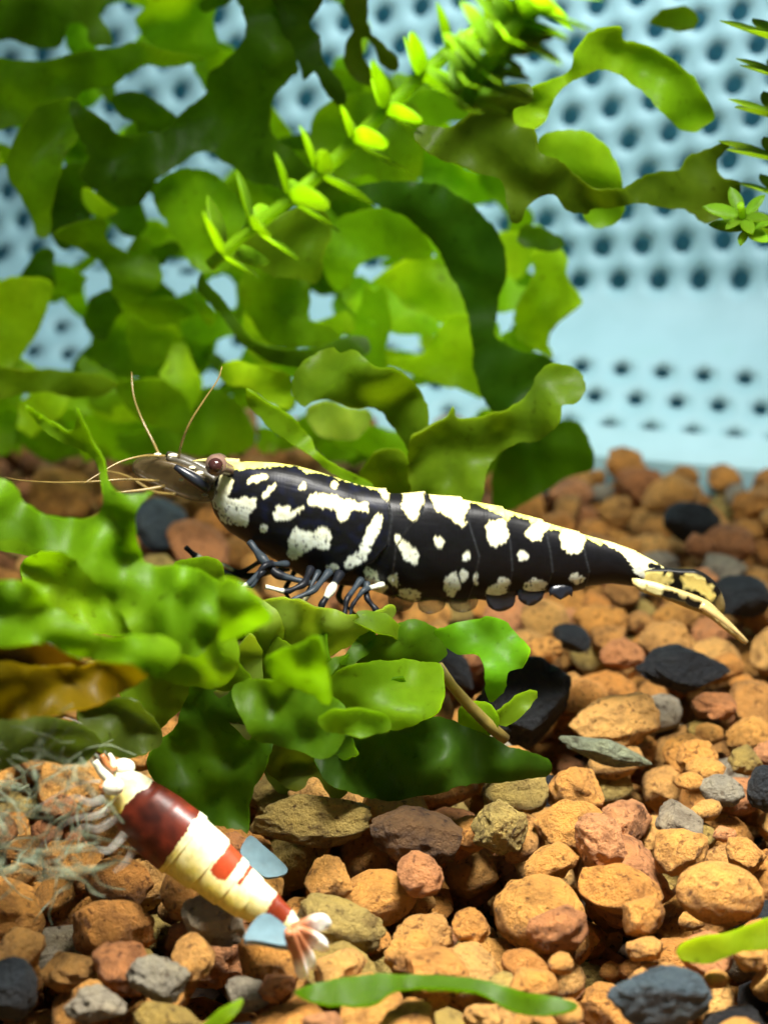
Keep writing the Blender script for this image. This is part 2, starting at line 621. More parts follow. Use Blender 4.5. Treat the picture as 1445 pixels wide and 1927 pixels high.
heroes = []      # filled below: (x, y, radius) where random pebbles are not wanted
HERO = [
    # px, py, half sizes in px (along, up), rot deg, material, variant seed, facets, rough, label
    (1352, 1680, 88, 62, 12, 'ochre', 901, 1, 0.25, 'smooth egg shaped ochre pebble beside the yellow green leaf scrap'),
    (592, 1543, 132, 58, -4, 'olive', 902, 6, 0.7, 'large pitted khaki pebble just below the dark green frond'),
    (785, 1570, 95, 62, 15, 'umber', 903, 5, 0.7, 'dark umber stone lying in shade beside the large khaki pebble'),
    (1242, 1868, 104, 72, 4, 'slate', 904, 9, 0.7, 'blocky blue grey slate stone below the yellow green leaf scrap'),
    (22, 1858, 56, 66, 0, 'black', 905, 3, 0.4, 'smooth black stone beside a pile of ochre pebbles under the banded shrimp'),
    (1436, 1482, 34, 50, 0, 'black', 906, 4, 0.5, 'angular black stone standing upright among ochre pebbles'),
    (1138, 1412, 92, 30, 14, 'sage', 907, 7, 0.8, 'long thin sage green slate sliver lying on ochre pebbles'),
    (985, 1318, 88, 92, 30, 'black', 908, 6, 0.6, 'largest black stone, partly covered by small green fronds'),
    (838, 1240, 85, 30, 45, 'black', 916, 6, 0.6, 'long black stone leaning under the shrimp between green fronds'),
    (302, 1842, 66, 50, 10, 'grey', 909, 8, 0.9, 'chunky grey tan pebble among ochre ones below the banded shrimp'),
    (405, 1728, 66, 50, 20, 'grey', 910, 6, 0.8, 'grey pebble touching the belly of the banded shrimp'),
    (185, 1890, 66, 46, -12, 'grey', 911, 9, 1.0, 'pale grey crumbly pebble next to the smooth black stone'),
    (1075, 1200, 40, 26, 25, 'black', 912, 3, 0.4, 'small oval black pebble below the tail of the black shrimp'),
    (1290, 1258, 95, 50, 8, 'black', 913, 5, 0.7, 'wide black stone lying under the tail spine of the black shrimp'),
    (1300, 985, 62, 44, 10, 'black', 914, 4, 0.5, 'black stone in the blurred gravel before the filter box'),
    (1390, 1125, 60, 48, 0, 'black', 915, 4, 0.5, 'black stone behind the tail fan of the black shrimp'),
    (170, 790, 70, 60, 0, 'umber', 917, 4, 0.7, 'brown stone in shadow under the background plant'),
    (940, 1555, 60, 56, 0, 'olive', 920, 8, 1.0, 'rough olive pebble lying beside the dark umber stone'),
    (1125, 1590, 52, 66, -20, 'rust', 921, 8, 0.9, 'upright cracked rust brown pebble in the gravel'),
    (110, 930, 75, 55, 0, 'ochre', 922, 5, 0.5, 'ochre pebble behind the narrow green leaf tip'),
    (300, 985, 60, 50, 40, 'slate', 923, 5, 0.5, 'blue grey stone below the head of the black shrimp'),
]
hero_info = []
for h in HERO:
    p = on_ground(h[0], h[1] + 0.35 * h[3], GZ + 0.02)
    d = project(p)[2]
    a, c = h[2] * d / FPX, h[3] * d / FPX
    hero_info.append((p, a, c))
    heroes.append((p[0], p[1], a, c))

peb = []
target = GZ - 0.03
fails = 0
for it in range(9000):
    s = float(np.clip(rng.lognormal(math.log(0.106), 0.34), 0.045, 0.195))
    a, b_, c = s * rng.uniform(0.95, 1.35), s * rng.uniform(0.75, 1.1), s * rng.uniform(0.62, 0.95)
    rot = rng.uniform(0, math.pi)
    best = None
    ext = math.hypot(a, b_)
    k = int(ext / RES) + 1
    gx = (np.arange(-k, k + 1)) * RES
    XX, YY = np.meshgrid(gx, gx, indexing='ij')
    cr, sr = math.cos(rot), math.sin(rot)
    q = ((XX * cr + YY * sr) / a) ** 2 + ((-XX * sr + YY * cr) / b_) ** 2
    msk = q < 0.92
    prof_ = np.sqrt(np.clip(1 - q, 0, 1)) * c
    for tr in range(7):
        y = rng.uniform(GY0 + ext + 0.03, GY1 - ext - 0.03)
        x = rng.uniform(-1, 1) * min(1.75 + (y + 3.1) * 0.2, GX1 - ext - 0.05)
        i, j = int((x - GX0) / RES), int((y - GY0) / RES)
        if i - k < 0 or j - k < 0 or i + k >= NX or j + k >= NY:
            continue
        Hw = H[i - k:i + k + 1, j - k:j + k + 1]
        z = np.max(np.where(msk, Hw + prof_, -9)) - 0.18 * c
        if best is None or z < best[0]:
            best = (z, x, y, i, j)
    if best is None:
        continue
    z, x, y, i, j = best
    lim = target + 0.05 * math.sin(x * 1.7 + 1) * math.cos(y * 1.3) + 0.02
    if z > lim + 0.04:
        fails += 1
        if fails > 520:
            break
        continue
    Hw = H[i - k:i + k + 1, j - k:j + k + 1]
    top = np.where(msk, z + prof_, -9)
    up = top > Hw
    Hw[up] = top[up]
    ID[i - k:i + k + 1, j - k:j + k + 1][up] = len(peb)
    kind = rng.choice(KINDS, p=KW)
    peb.append([x, y, z, a, b_, c, rot, kind, int(rng.integers(NVAR)), rng.uniform(-0.25, 0.25), rng.uniform(-0.25, 0.25)])
cnt = np.bincount(ID[ID >= 0].ravel(), minlength=len(peb)).astype(float)

# polygons of the photograph that hide gravel (front plant, shrimps): filled after the plants are listed

# ------------------------------------------------------------------ plants
def frond_mesh(outline, Y0, tilt=(0, 0), wave=0.12, seed=0, ragged=1.6, cup=0.0, smooth=True, grid=15.0):
    """thin lobed thallus: the outline is read at its own distance and the sheet is bent in depth"""
    O = catmull(outline, 7.0) if smooth else np.asarray(outline, float)
    r = random.Random(seed)
    off = Vector((r.uniform(-90, 90), r.uniform(-90, 90), r.uniform(-9, 9)))
    jit = np.array([[noise.noise(Vector((p[0] / 9, p[1] / 9, 0)) + off), noise.noise(Vector((p[0] / 9, p[1] / 9, 7)) + off)] for p in O])
    jit2 = np.array([[noise.noise(Vector((p[0] / 28, p[1] / 28, 3)) + off), noise.noise(Vector((p[0] / 28, p[1] / 28, 5)) + off)] for p in O])
    jit3 = np.array([[noise.noise(Vector((p[0] / 62, p[1] / 62, 13)) + off), noise.noise(Vector((p[0] / 62, p[1] / 62, 15)) + off)] for p in O])
    O = O + jit * ragged + jit2 * ragged * 1.6 + jit3 * ragged * 2.2
    x0, y0 = O.min(0); x1, y1 = O.max(0)
    gx, gy = np.meshgrid(np.arange(x0, x1, grid), np.arange(y0, y1, grid))
    gx = gx + rng.uniform(-3, 3, gx.shape); gy = gy + rng.uniform(-3, 3, gy.shape)
    ins = inside(O, gx, gy)
    G = np.stack([gx[ins], gy[ins]], -1)
    if len(G):
        dd = np.min(np.hypot(G[:, None, 0] - O[None, :, 0], G[:, None, 1] - O[None, :, 1]), axis=1)
        G = G[dd > 5.0]
    pts = [Vector(p) for p in O] + [Vector(p) for p in G]
    n = len(O)
    v2, e2, f2, *_ = geometry.delaunay_2d_cdt(pts, [], [list(range(n))], 1, 1e-4)
    P = np.array([[p.x, p.y] for p in v2])
    cx, cy = (x0 + x1) / 2, (y0 + y1) / 2
    ex, ey = (P[:, 0] - cx) / PXCM, (P[:, 1] - cy) / PXCM
    nz = np.array([noise.noise(Vector((p[0] / 150, p[1] / 150, 0)) + off) + 0.4 * noise.noise(Vector((p[0] / 60, p[1] / 60, 2)) + off) for p in P])
    # ruffle towards the edge
    Y = Y0 + tilt[0] * ex + tilt[1] * ey + wave * nz + cup * (ex ** 2 + ey ** 2)
    W = at(P[:, 0], P[:, 1], Y)
    return W, [tuple(f) for f in f2 if len(f) > 2]


def thicken(Wp, F, t):
    """closed thin sheet whose rim has its own vertices, so the faces stay flat up to the edge"""
    n = len(Wp)
    nr = np.zeros_like(Wp)
    for f in F:
        k = np.cross(Wp[f[1]] - Wp[f[0]], Wp[f[2]] - Wp[f[0]])
        for i in f: nr[i] += k
    nr /= np.linalg.norm(nr, axis=1)[:, None] + 1e-12
    cnt_ = {}
    for f in F:
        for q in range(len(f)):
            e = (f[q], f[(q + 1) % len(f)])
            kk = (min(e), max(e))
            cnt_[kk] = None if kk in cnt_ else e
    A, B = Wp + nr * t / 2, Wp - nr * t / 2
    V = list(A) + list(B)
    G = [tuple(f) for f in F] + [tuple(i + n for i in reversed(f)) for f in F]
    rim = {}
    def rv(i):
        if i not in rim:
            rim[i] = len(V); V.append(A[i]); V.append(B[i])
        return rim[i]
    for e in cnt_.values():
        if e is None: continue
        a_, b_ = rv(e[0]), rv(e[1])
        G.append((b_, a_, a_ + 1, b_ + 1))
    return np.array(V), G


ALL_FRONT = []
frond_count = 0


def frond(parent, outline, Y0, color, tilt=(0, 0), wave=0.2, thick=0.009, name='frond', mat='leaf', ragged=2.6, cup=0.0, grid=15.0):
    global frond_count
    frond_count += 1
    Wp, F = frond_mesh(outline, Y0, tilt, wave, 500 + frond_count, ragged, cup, grid=grid)
    Wp, F = thicken(Wp, F, thick)
    o = child(name, Wp, F, M[mat], parent, True)
    o.color = (*color, 1)
    return o


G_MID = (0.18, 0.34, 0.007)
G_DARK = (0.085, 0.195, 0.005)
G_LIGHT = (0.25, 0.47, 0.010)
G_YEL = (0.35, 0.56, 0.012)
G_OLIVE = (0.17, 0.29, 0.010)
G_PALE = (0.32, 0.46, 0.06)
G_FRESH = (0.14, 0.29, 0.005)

clump = empty('liverwort_clump', at(560, 830, 1.6), 'tall tangled clump of translucent lobed green fronds behind the black shrimp', 'water plant')
BACK = [
    # outline, depth, colour, tilt
    ([(-30, -30), (195, -30), (186, 25), (205, 58), (212, 82), (178, 86), (162, 76), (163, 52), (132, 41), (118, 70), (108, 88), (60, 87), (30, 75), (-30, 68)], 2.3, G_OLIVE, (0.1, -0.2)),
    ([(-30, 118), (60, 117), (110, 112), (160, 90), (215, 89), (255, 80), (300, 90), (385, 108), (360, 113), (345, 121), (310, 125), (280, 121), (245, 141), (205, 163), (160, 168), (140, 190), (128, 240), (90, 230), (60, 225), (35, 232), (-30, 238)], 1.9, G_MID, (0.2, 0.1)),
    ([(20, 280), (60, 215), (100, 190), (140, 185), (150, 240), (120, 300), (100, 380), (95, 440), (70, 440), (45, 380), (15, 330)], 1.7, G_MID, (0.1, 0.1)),
    ([(290, -30), (400, -30), (405, 40), (418, 90), (448, 100), (428, 118), (398, 132), (385, 108), (330, 100), (290, 82), (264, 56), (256, 35), (276, 12)], 2.2, G_LIGHT, (0.0, 0.3)),
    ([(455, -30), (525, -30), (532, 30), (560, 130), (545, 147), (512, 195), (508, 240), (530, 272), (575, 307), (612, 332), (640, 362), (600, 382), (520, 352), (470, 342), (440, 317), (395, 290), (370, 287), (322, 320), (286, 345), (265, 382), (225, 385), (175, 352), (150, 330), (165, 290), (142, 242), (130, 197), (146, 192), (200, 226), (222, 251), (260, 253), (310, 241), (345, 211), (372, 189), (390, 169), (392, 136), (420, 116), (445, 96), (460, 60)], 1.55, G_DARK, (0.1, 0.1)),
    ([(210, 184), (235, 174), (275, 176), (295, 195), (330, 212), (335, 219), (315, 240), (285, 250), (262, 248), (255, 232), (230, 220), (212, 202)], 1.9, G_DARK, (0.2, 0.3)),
    ([(515, -30), (605, -30), (600, 10), (582, 45), (600, 66), (605, 100), (617, 126), (650, 175), (640, 200), (604, 157), (592, 137), (572, 150), (560, 125), (535, 60)], 1.5, (0.05, 0.12, 0.006), (0.2, 0.1)),
    ([(645, -30), (685, -30), (692, 15), (690, 50), (720, 80), (748, 112), (742, 132), (715, 118), (700, 76), (682, 74), (686, 120), (720, 142), (700, 162), (655, 140), (650, 82), (662, 62), (655, 30)], 1.6, (0.08, 0.14, 0.008), (0.1, 0.1)),
    # middle of the clump
    ([(600, 210), (650, 180), (720, 175), (780, 200), (800, 260), (790, 330), (740, 350), (690, 330), (640, 340), (600, 300), (585, 250)], 2.0, G_MID, (-0.2, 0.2)),
    ([(640, 410), (680, 395), (735, 388), (790, 425), (812, 482), (732, 486), (706, 484), (682, 500), (655, 540), (632, 545), (610, 500), (615, 450)], 2.0, G_LIGHT, (0.1, 0.3)),
    ([(730, 500), (800, 480), (870, 500), (892, 560), (880, 612), (800, 606), (745, 620), (700, 618), (670, 580), (690, 545)], 2.2, G_YEL, (0.1, 0.2)),
    ([(450, 470), (500, 412), (590, 390), (624, 420), (604, 500), (590, 530), (545, 522), (505, 515)], 1.5, G_OLIVE, (0.3, 0.2)),
    ([(378, 514), (400, 545), (440, 590), (480, 640), (530, 655), (600, 650), (680, 632), (692, 662), (622, 690), (560, 690), (500, 680), (450, 640), (410, 590), (375, 545)], 1.35, G_DARK, (0.2, 0.2)),
    ([(460, 500), (500, 500), (570, 520), (583, 560), (585, 600), (625, 615), (640, 650), (520, 652), (475, 605), (452, 560)], 1.8, G_MID, (0.2, 0.2)),
    ([(563, 606), (600, 600), (655, 585), (668, 620), (640, 640), (600, 652), (580, 640)], 2.1, G_YEL, (0, 0)),
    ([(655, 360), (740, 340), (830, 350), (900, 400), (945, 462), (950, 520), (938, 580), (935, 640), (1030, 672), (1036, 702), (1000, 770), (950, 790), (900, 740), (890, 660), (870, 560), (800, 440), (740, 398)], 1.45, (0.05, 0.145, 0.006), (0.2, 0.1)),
    ([(1000, 478), (1040, 465), (1064, 480), (1066, 522), (1097, 570), (1060, 602), (1030, 642), (1036, 672), (975, 640), (965, 600), (980, 560), (1000, 520)], 2.0, G_YEL, (0.0, 0.2)),
    ([(690, 660), (730, 668), (800, 662), (840, 595), (900, 600), (906, 680), (918, 745), (850, 730), (790, 714), (755, 700)], 2.1, G_YEL, (0.1, 0.1)),
    ([(985, 425), (1020, 432), (1060, 452), (1052, 470), (1000, 470), (975, 455)], 1.7, G_DARK, (0.1, 0)),
    ([(310, 330), (370, 320), (420, 340), (460, 400), (450, 450), (440, 500), (380, 510), (340, 470), (310, 420), (290, 370)], 1.7, G_LIGHT, (0.2, 0.1)),
    ([(95, 330), (160, 310), (180, 380), (160, 430), (120, 470), (95, 420)], 2.2, G_DARK, (0.1, 0.2)),
    ([(160, 355), (180, 362), (200, 380), (226, 398), (205, 408), (175, 402), (160, 380)], 1.9, G_YEL, (0, 0)),
    ([(100, 440), (190, 410), (200, 450), (240, 480), (290, 480), (300, 530), (260, 570), (215, 560), (196, 500), (150, 470)], 1.9, G_MID, (0.1, 0.2)),
    ([(-30, 560), (40, 520), (100, 536), (84, 590), (60, 640), (20, 692), (-30, 706)], 1.9, G_YEL, (0.3, 0.1)),
    ([(235, 600), (250, 588), (290, 612), (330, 610), (342, 640), (312, 682), (280, 692), (246, 672)], 2.4, G_YEL, (0, 0)),
    ([(200, 560), (260, 560), (330, 560), (390, 600), (400, 650), (370, 700), (300, 720), (230, 705), (180, 700), (170, 640)], 2.6, G_MID, (0.1, 0.2)),
    ([(-30, 700), (60, 695), (160, 700), (220, 720), (200, 742), (140, 745), (60, 740), (-30, 752)], 1.5, G_OLIVE, (0.2, 0.3)),
    ([(411, 700), (440, 678), (500, 688), (545, 708), (552, 740), (546, 766), (500, 756), (470, 730), (430, 722)], 1.4, G_YEL, (0.2, 0.1)),
    ([(380, 730), (430, 740), (470, 790), (480, 840), (420, 860), (350, 850), (340, 790)], 2.2, G_MID, (0.2, 0.2)),
    ([(220, 720), (300, 715), (350, 745), (360, 810), (300, 800), (250, 780)], 1.9, G_MID, (0.2, 0.2)),
    # sharper fronds just behind the shrimp
    ([(549, 723), (564, 687), (595, 664), (631, 659), (644, 669), (662, 660), (687, 677), (713, 692), (749, 697), (779, 713), (795, 738), (805, 769), (808, 795), (800, 830), (772, 850), (759, 830), (738, 800), (718, 777), (692, 766), (667, 769), (636, 759), (615, 748), (595, 754), (574, 764), (559, 754)], 0.65, (0.125, 0.235, 0.008), (0.1, 0.1)),
    ([(772, 935), (769, 835), (805, 805), (841, 784), (855, 766), (862, 786), (892, 789), (933, 779), (964, 769), (994, 743), (1005, 707), (1030, 684), (1071, 687), (1094, 707), (1099, 728), (1087, 754), (1058, 759), (1051, 795), (1015, 830), (969, 835), (933, 861), (912, 890), (905, 945), (880, 1000), (800, 1000)], 0.55, (0.15, 0.26, 0.010), (0.1, 0.0)),
    ([(462, 730), (495, 752), (535, 772), (575, 812), (600, 853), (640, 883), (700, 914), (690, 930), (630, 896), (580, 860), (535, 828), (500, 800), (470, 768)], 0.45, G_MID, (0.1, 0.1)),
    ([(577, 774), (605, 751), (646, 764), (687, 769), (697, 784), (687, 810), (662, 827), (626, 827), (595, 812)], 1.5, G_PALE, (0.1, 0.1)),
    ([(676, 900), (690, 868), (712, 850), (740, 846), (769, 866), (772, 930), (728, 935)], 0.9, G_OLIVE, (0.1, 0.1)),
    ([(930, 870), (970, 830), (1040, 800), (1080, 790), (1110, 830), (1115, 880), (1060, 900), (1000, 940), (930, 960)], 1.7, G_DARK, (0.1, 0.1)),
    # right hand fronds against the box
    ([(960, 210), (1000, 166), (1068, 134), (1086, 90), (1121, 58), (1168, 50), (1172, 74), (1210, 85), (1260, 110), (1300, 143), (1327, 178), (1342, 219), (1313, 246), (1278, 241), (1246, 214), (1215, 178), (1157, 138), (1140, 130), (1086, 147), (1050, 178), (1032, 210), (1005, 242), (974, 237)], 1.1, G_LIGHT, (0.2, 0.1)),
    ([(780, 262), (800, 235), (850, 240), (900, 200), (934, 180), (954, 163), (996, 163), (998, 192), (962, 206), (972, 237), (1005, 243), (1014, 284), (1041, 299), (1086, 330), (1121, 353), (1180, 350), (1224, 328), (1273, 317), (1295, 290), (1336, 277), (1366, 264), (1376, 270), (1347, 304), (1353, 330), (1391, 348), (1385, 393), (1358, 411), (1327, 420), (1287, 397), (1224, 387), (1175, 387), (1121, 393), (1099, 406), (1072, 397), (1050, 375), (1028, 366), (996, 382), (983, 411), (965, 415), (952, 380), (945, 342), (907, 330), (871, 312), (830, 300)], 0.85, (0.10, 0.17, 0.007), (0.1, 0.1)),
    ([(1015, 262), (1050, 245), (1104, 250), (1140, 277), (1162, 312), (1172, 350), (1175, 388), (1164, 415), (1130, 431), (1105, 418), (1080, 380), (1040, 340), (1018, 300)], 1.2, G_LIGHT, (0.1, 0.1)),
    ([(1222, 42), (1250, 18), (1291, 10), (1316, 27), (1304, 47), (1273, 57)], 1.5, G_OLIVE, (0.1, 0.1)),
]
for k, (ol, Y0, c, t) in enumerate(BACK):
    frond(clump, ol, Y0 * 1.3 if Y0 >= 1.3 else Y0, tuple(np.array(c) * (1.3 if Y0 >= 1.3 and sum(c) > 0.4 else 1.0)), t)  # far lighter fronds: lit look put into a brightened green

# loose background fronds filling the clump, keeping the gaps through which the box shows
GAPS = [(60, 95, 105, 32), (235, 40, 55, 48), (432, 42, 34, 50), (300, 165, 95, 62), (200, 220, 62, 36), (15, 260, 30, 26), (15, 420, 62, 125),
        (80, 455, 22, 32), (130, 485, 38, 20), (178, 535, 30, 40), (217, 455, 32, 28), (95, 635, 80, 75), (340, 515, 46, 38), (418, 552, 36, 42),
        (380, 318, 66, 36), (290, 390, 24, 32), (575, 195, 70, 72), (618, 60, 46, 72), (900, 60, 215, 90), (606, 572, 26, 34), (697, 512, 34, 34),
        (430, 660, 34, 30), (395, 715, 20, 30), (470, 790, 34, 40), (760, 648, 46, 20), (850, 757, 75, 45), (925, 415, 34, 50), (1025, 498, 28, 26), (952, 607, 20, 24),
        (720, 790, 35, 30), (560, 780, 20, 20), (700, 105, 22, 28), (280, 270, 20, 10), (85, 270, 14, 14)]


def in_gap(P):
    for gx_, gy_, ax, ay in GAPS:
        if np.any(((P[:, 0] - gx_) / (ax + 4)) ** 2 + ((P[:, 1] - gy_) / (ay + 4)) ** 2 < 1):
            return True
    return False


def ribbon(r, x, y, ang, L, wd):
    c = [(x, y)]
    a = ang
    n = 5
    for i in range(n):
        a += r.uniform(-0.35, 0.35)
        c.append((c[-1][0] + math.cos(a) * L / n, c[-1][1] + math.sin(a) * L / n))
    c = np.array(c)
    T = np.gradient(c, axis=0); T /= np.linalg.norm(T, axis=1)[:, None]
    Nn = np.stack([-T[:, 1], T[:, 0]], -1)
    wprof = np.array([0.35, 0.62, 0.8, 0.95, 1.0, 0.62]) * wd / 2 * np.array([r.uniform(0.8, 1.15) for _ in range(6)])
    Lf = c + Nn * wprof[:, None]; Rt = c - Nn * wprof[:, None]
    tip = c[-1] + T[-1] * wd * 0.28
    notch = c[-1] + T[-1] * wd * 0.12
    tl = c[-1] + T[-1] * wd * 0.3 + Nn[-1] * wd * 0.22
    trr = c[-1] + T[-1] * wd * 0.3 - Nn[-1] * wd * 0.22
    if r.random() < 0.6:
        return np.array(list(Lf) + [tl, notch, trr] + list(Rt[::-1]))
    return np.array(list(Lf) + [tip] + list(Rt[::-1]))


REG = np.array([(-30, -30), (690, -30), (700, 130), (900, 170), (985, 240), (960, 330), (1000, 420), (1050, 470), (1060, 590), (1010, 690), (1000, 780), (1090, 830), (1080, 900), (760, 880), (560, 850), (380, 850), (200, 860), (-30, 850)])
r = random.Random(21)
STEP = 8.0
gxx, gyy = np.meshgrid(np.arange(-30, 1120, STEP), np.arange(-30, 900, STEP), indexing='ij')
want = inside(REG, gxx, gyy)
gapm = np.zeros_like(want)
for gx_, gy_, ax, ay in GAPS:
    gapm |= ((gxx - gx_) / (ax * 0.86)) ** 2 + ((gyy - gy_) / (ay * 0.86)) ** 2 < 1
want &= ~gapm
cover = np.zeros(want.shape, int)
for ol, Y0, c, t in BACK:
    cover += inside(catmull(ol, 12), gxx, gyy)
placed = 0
for tries in range(6000):
    if placed >= 170: break
    lim = 1 if placed < 130 else 2
    todo = np.argwhere(want & (cover < lim))
    if len(todo) == 0: break
    i, j = todo[r.randrange(len(todo))]
    x, y = gxx[i, j], gyy[i, j]
    big = 1.0 if tries < 1200 else (0.65 if tries < 3000 else 0.42)
    L_, wd = r.uniform(90, 210) * big, r.uniform(55, 100) * big
    a = r.uniform(0, 6.283)
    ol = ribbon(r, x - math.cos(a) * L_ * 0.5, y - math.sin(a) * L_ * 0.5, a, L_, wd)
    m_ = inside(catmull(ol, 12), gxx, gyy)
    tot = m_.sum()
    if tot < 12 or (m_ & ~inside(REG, gxx, gyy)).sum() > 0.12 * tot or (m_ & gapm).sum() > (0.05 if tries < 2500 else 0.09) * tot or (m_ & want & (cover < lim)).sum() < 0.16 * tot:
        continue
    cover += m_
    col = r.choice([G_MID, G_MID, G_LIGHT, G_YEL, G_DARK, G_LIGHT, G_LIGHT])
    frond(clump, ol, r.uniform(2.6, 3.9), tuple(np.array(col) * 1.35), (r.uniform(-0.4, 0.4), r.uniform(-0.4, 0.4)), grid=22)  # filler greens brightened in colour too, to look lit
    placed += 1

# front clump
front = empty('liverwort_clump', at(430, 1480, -1.0), 'low clump of broad soft green fronds in front of the black shrimp', 'water plant')
FRONT = [
    ([(52, 762), (85, 786), (137, 814), (147, 770), (160, 795), (186, 849), (205, 900), (225, 950), (240, 1010), (205, 1015), (195, 935), (185, 882), (165, 852), (120, 836), (85, 812), (62, 786)], -1.15, G_FRESH, (0.2, -0.2)),
    ([(-30, 900), (20, 915), (55, 950), (130, 978), (190, 958), (200, 905), (215, 915), (238, 930), (290, 925), (258, 957), (256, 1010), (276, 1060), (340, 1066), (390, 1080), (424, 1112), (412, 1180), (380, 1232), (330, 1230), (260, 1195), (200, 1120), (150, 1060), (110, 1040), (70, 1035), (40, 1015), (-30, 1010)], -1.5, G_FRESH, (0.1, -0.3)),
    ([(40, 1066), (70, 1040), (120, 1030), (150, 1000), (180, 1010), (200, 1060), (270, 1100), (330, 1150), (345, 1190), (260, 1198), (170, 1188), (100, 1150), (55, 1110)], -1.0, G_LIGHT, (0.1, -0.2)),
    ([(-30, 1105), (60, 1098), (100, 1140), (150, 1170), (200, 1195), (310, 1200), (335, 1230), (290, 1278), (250, 1252), (170, 1240), (120, 1228), (90, 1210), (0, 1214), (-30, 1214)], -2.0, G_FRESH, (0.1, -0.3)),
    ([(412, 1112), (424, 1085), (450, 1094), (512, 1156), (482, 1180), (440, 1202), (414, 1196)], -1.9, G_FRESH, (0.1, 0.1)),
    ([(330, 1150), (400, 1110), (430, 1180), (450, 1240), (420, 1290), (360, 1290), (300, 1270), (290, 1210)], -1.2, G_MID, (0.1, 0.1)),
    ([(455, 1150), (520, 1128), (600, 1140), (680, 1160), (742, 1140), (722, 1182), (640, 1222), (600, 1242), (540, 1232), (470, 1200)], -0.45, G_PALE, (0.1, 0.1)),
    ([(498, 1240), (556, 1212), (600, 1198), (616, 1250), (622, 1324), (580, 1304), (520, 1282)], -1.6, G_FRESH, (0.1, 0.1)),
    ([(600, 1310), (622, 1270), (670, 1250), (740, 1244), (800, 1245), (834, 1256), (832, 1320), (796, 1352), (720, 1372), (650, 1360), (600, 1340)], -0.9, G_MID, (0.1, -0.4)),
    ([(600, 1350), (640, 1330), (720, 1345), (735, 1375), (690, 1385), (640, 1380), (608, 1372)], -1.25, G_FRESH, (0.1, -0.6)),
    ([(630, 1365), (700, 1372), (800, 1350), (860, 1360), (900, 1372), (950, 1400), (1030, 1432), (1026, 1460), (950, 1470), (860, 1482), (780, 1502), (690, 1502), (622, 1472), (590, 1430), (602, 1390)], -0.8, (0.05, 0.12, 0.008), (0.1, -0.2)),
    ([(279, 1432), (295, 1395), (330, 1366), (345, 1320), (360, 1286), (390, 1268), (440, 1300), (520, 1300), (524, 1370), (502, 1440), (482, 1482), (467, 1530), (455, 1592), (424, 1606), (372, 1560), (332, 1500), (290, 1470)], -0.75, (0.09, 0.22, 0.008), (0.1, -0.2)),
    ([(440, 1290), (560, 1286), (640, 1322), (650, 1380), (610, 1430), (520, 1400), (470, 1380)], -1.05, G_DARK, (0.1, -0.2)),
    ([(480, 1400), (560, 1400), (640, 1420), (660, 1470), (600, 1500), (520, 1480)], -0.45, (0.08, 0.12, 0.01), (0.1, -0.2)),
    ([(736, 1180), (780, 1168), (830, 1190), (840, 1240), (780, 1250), (700, 1248), (640, 1250), (690, 1210)], -0.5, G_DARK, (0.1, -0.2)),
    ([(820, 1184), (884, 1168), (916, 1162), (948, 1172), (989, 1209), (998, 1227), (980, 1255), (952, 1264), (948, 1296), (925, 1320), (914, 1309), (911, 1257), (893, 1232), (857, 1232), (834, 1209)], -0.75, (0.14, 0.36, 0.01), (-0.3, -0.2)),
    ([(925, 1355), (939, 1337), (994, 1298), (1005, 1314), (962, 1366)], -0.55, G_OLIVE, (0.1, 0.0)),
    ([(860, 1340), (890, 1318), (925, 1330), (935, 1370), (900, 1390), (865, 1370)], -0.65, G_MID, (0.1, 0.0)),
    ([(360, 1230), (420, 1230), (470, 1270), (460, 1300), (400, 1290), (350, 1270)], -0.9, G_MID, (0.1, -0.2)),
    ([(-30, 1010), (40, 1000), (90, 1010), (100, 1040), (60, 1050), (20, 1035), (-30, 1040)], -0.9, G_MID, (0.1, -0.2)),
    ([(330, 1060), (400, 1050), (420, 1080), (400, 1110), (350, 1110)], -0.9, G_MID, (0.1, -0.2)),
    ([(300, 1100), (380, 1088), (440, 1150), (436, 1232), (360, 1244), (300, 1180)], -1.0, G_MID, (0.1, -0.2)),
    ([(420, 1200), (500, 1190), (560, 1230), (544, 1290), (460, 1292), (420, 1250)], -0.7, G_OLIVE, (0.1, -0.2)),
    ([(430, 1136), (470, 1120), (520, 1150), (534, 1200), (480, 1232), (440, 1200)], -0.6, G_PALE, (0.1, -0.2)),
    ([(250, 1180), (330, 1200), (354, 1270), (344, 1330), (290, 1370), (240, 1330), (226, 1270)], -1.0, G_OLIVE, (0.1, -0.2)),
    ([(150, 1330), (230, 1310), (290, 1350), (300, 1400), (240, 1430), (170, 1400)], -1.1, (0.11, 0.16, 0.02), (0.1, -0.2)),
    ([(-30, 1350), (60, 1350), (150, 1360), (190, 1400), (150, 1440), (60, 1430), (-30, 1450)], -1.3, (0.10, 0.15, 0.03), (0.1, -0.2)),
    ([(500, 1370), (580, 1390), (650, 1440), (640, 1500), (560, 1490), (500, 1450)], -0.6, (0.09, 0.13, 0.01), (0.1, -0.2)),
    ([(540, 1290), (600, 1290), (640, 1320), (620, 1350), (560, 1330)], -0.8, G_OLIVE, (0.1, -0.2)),
]
r = random.Random(77)
for k in range(26):
    x, y = r.uniform(230, 820), r.uniform(1150, 1420)
    if x > 620 and y < 1200: continue
    if x < 330 and y > 1300: continue
    ol = ribbon(r, x, y, r.uniform(0, 6.28), r.uniform(45, 110), r.uniform(28, 60))
    FRONT.append(([tuple(q) for q in ol], r.uniform(-0.95, -0.35), r.choice([G_OLIVE, G_PALE, G_MID, G_DARK, (0.20, 0.22, 0.05), G_DARK]), (r.uniform(-0.4, 0.4), r.uniform(-0.4, 0.2))))
for ol, Y0, c, t in FRONT:
    frond(front, ol, Y0 * 1.25 if Y0 < -1 else Y0, c, t)
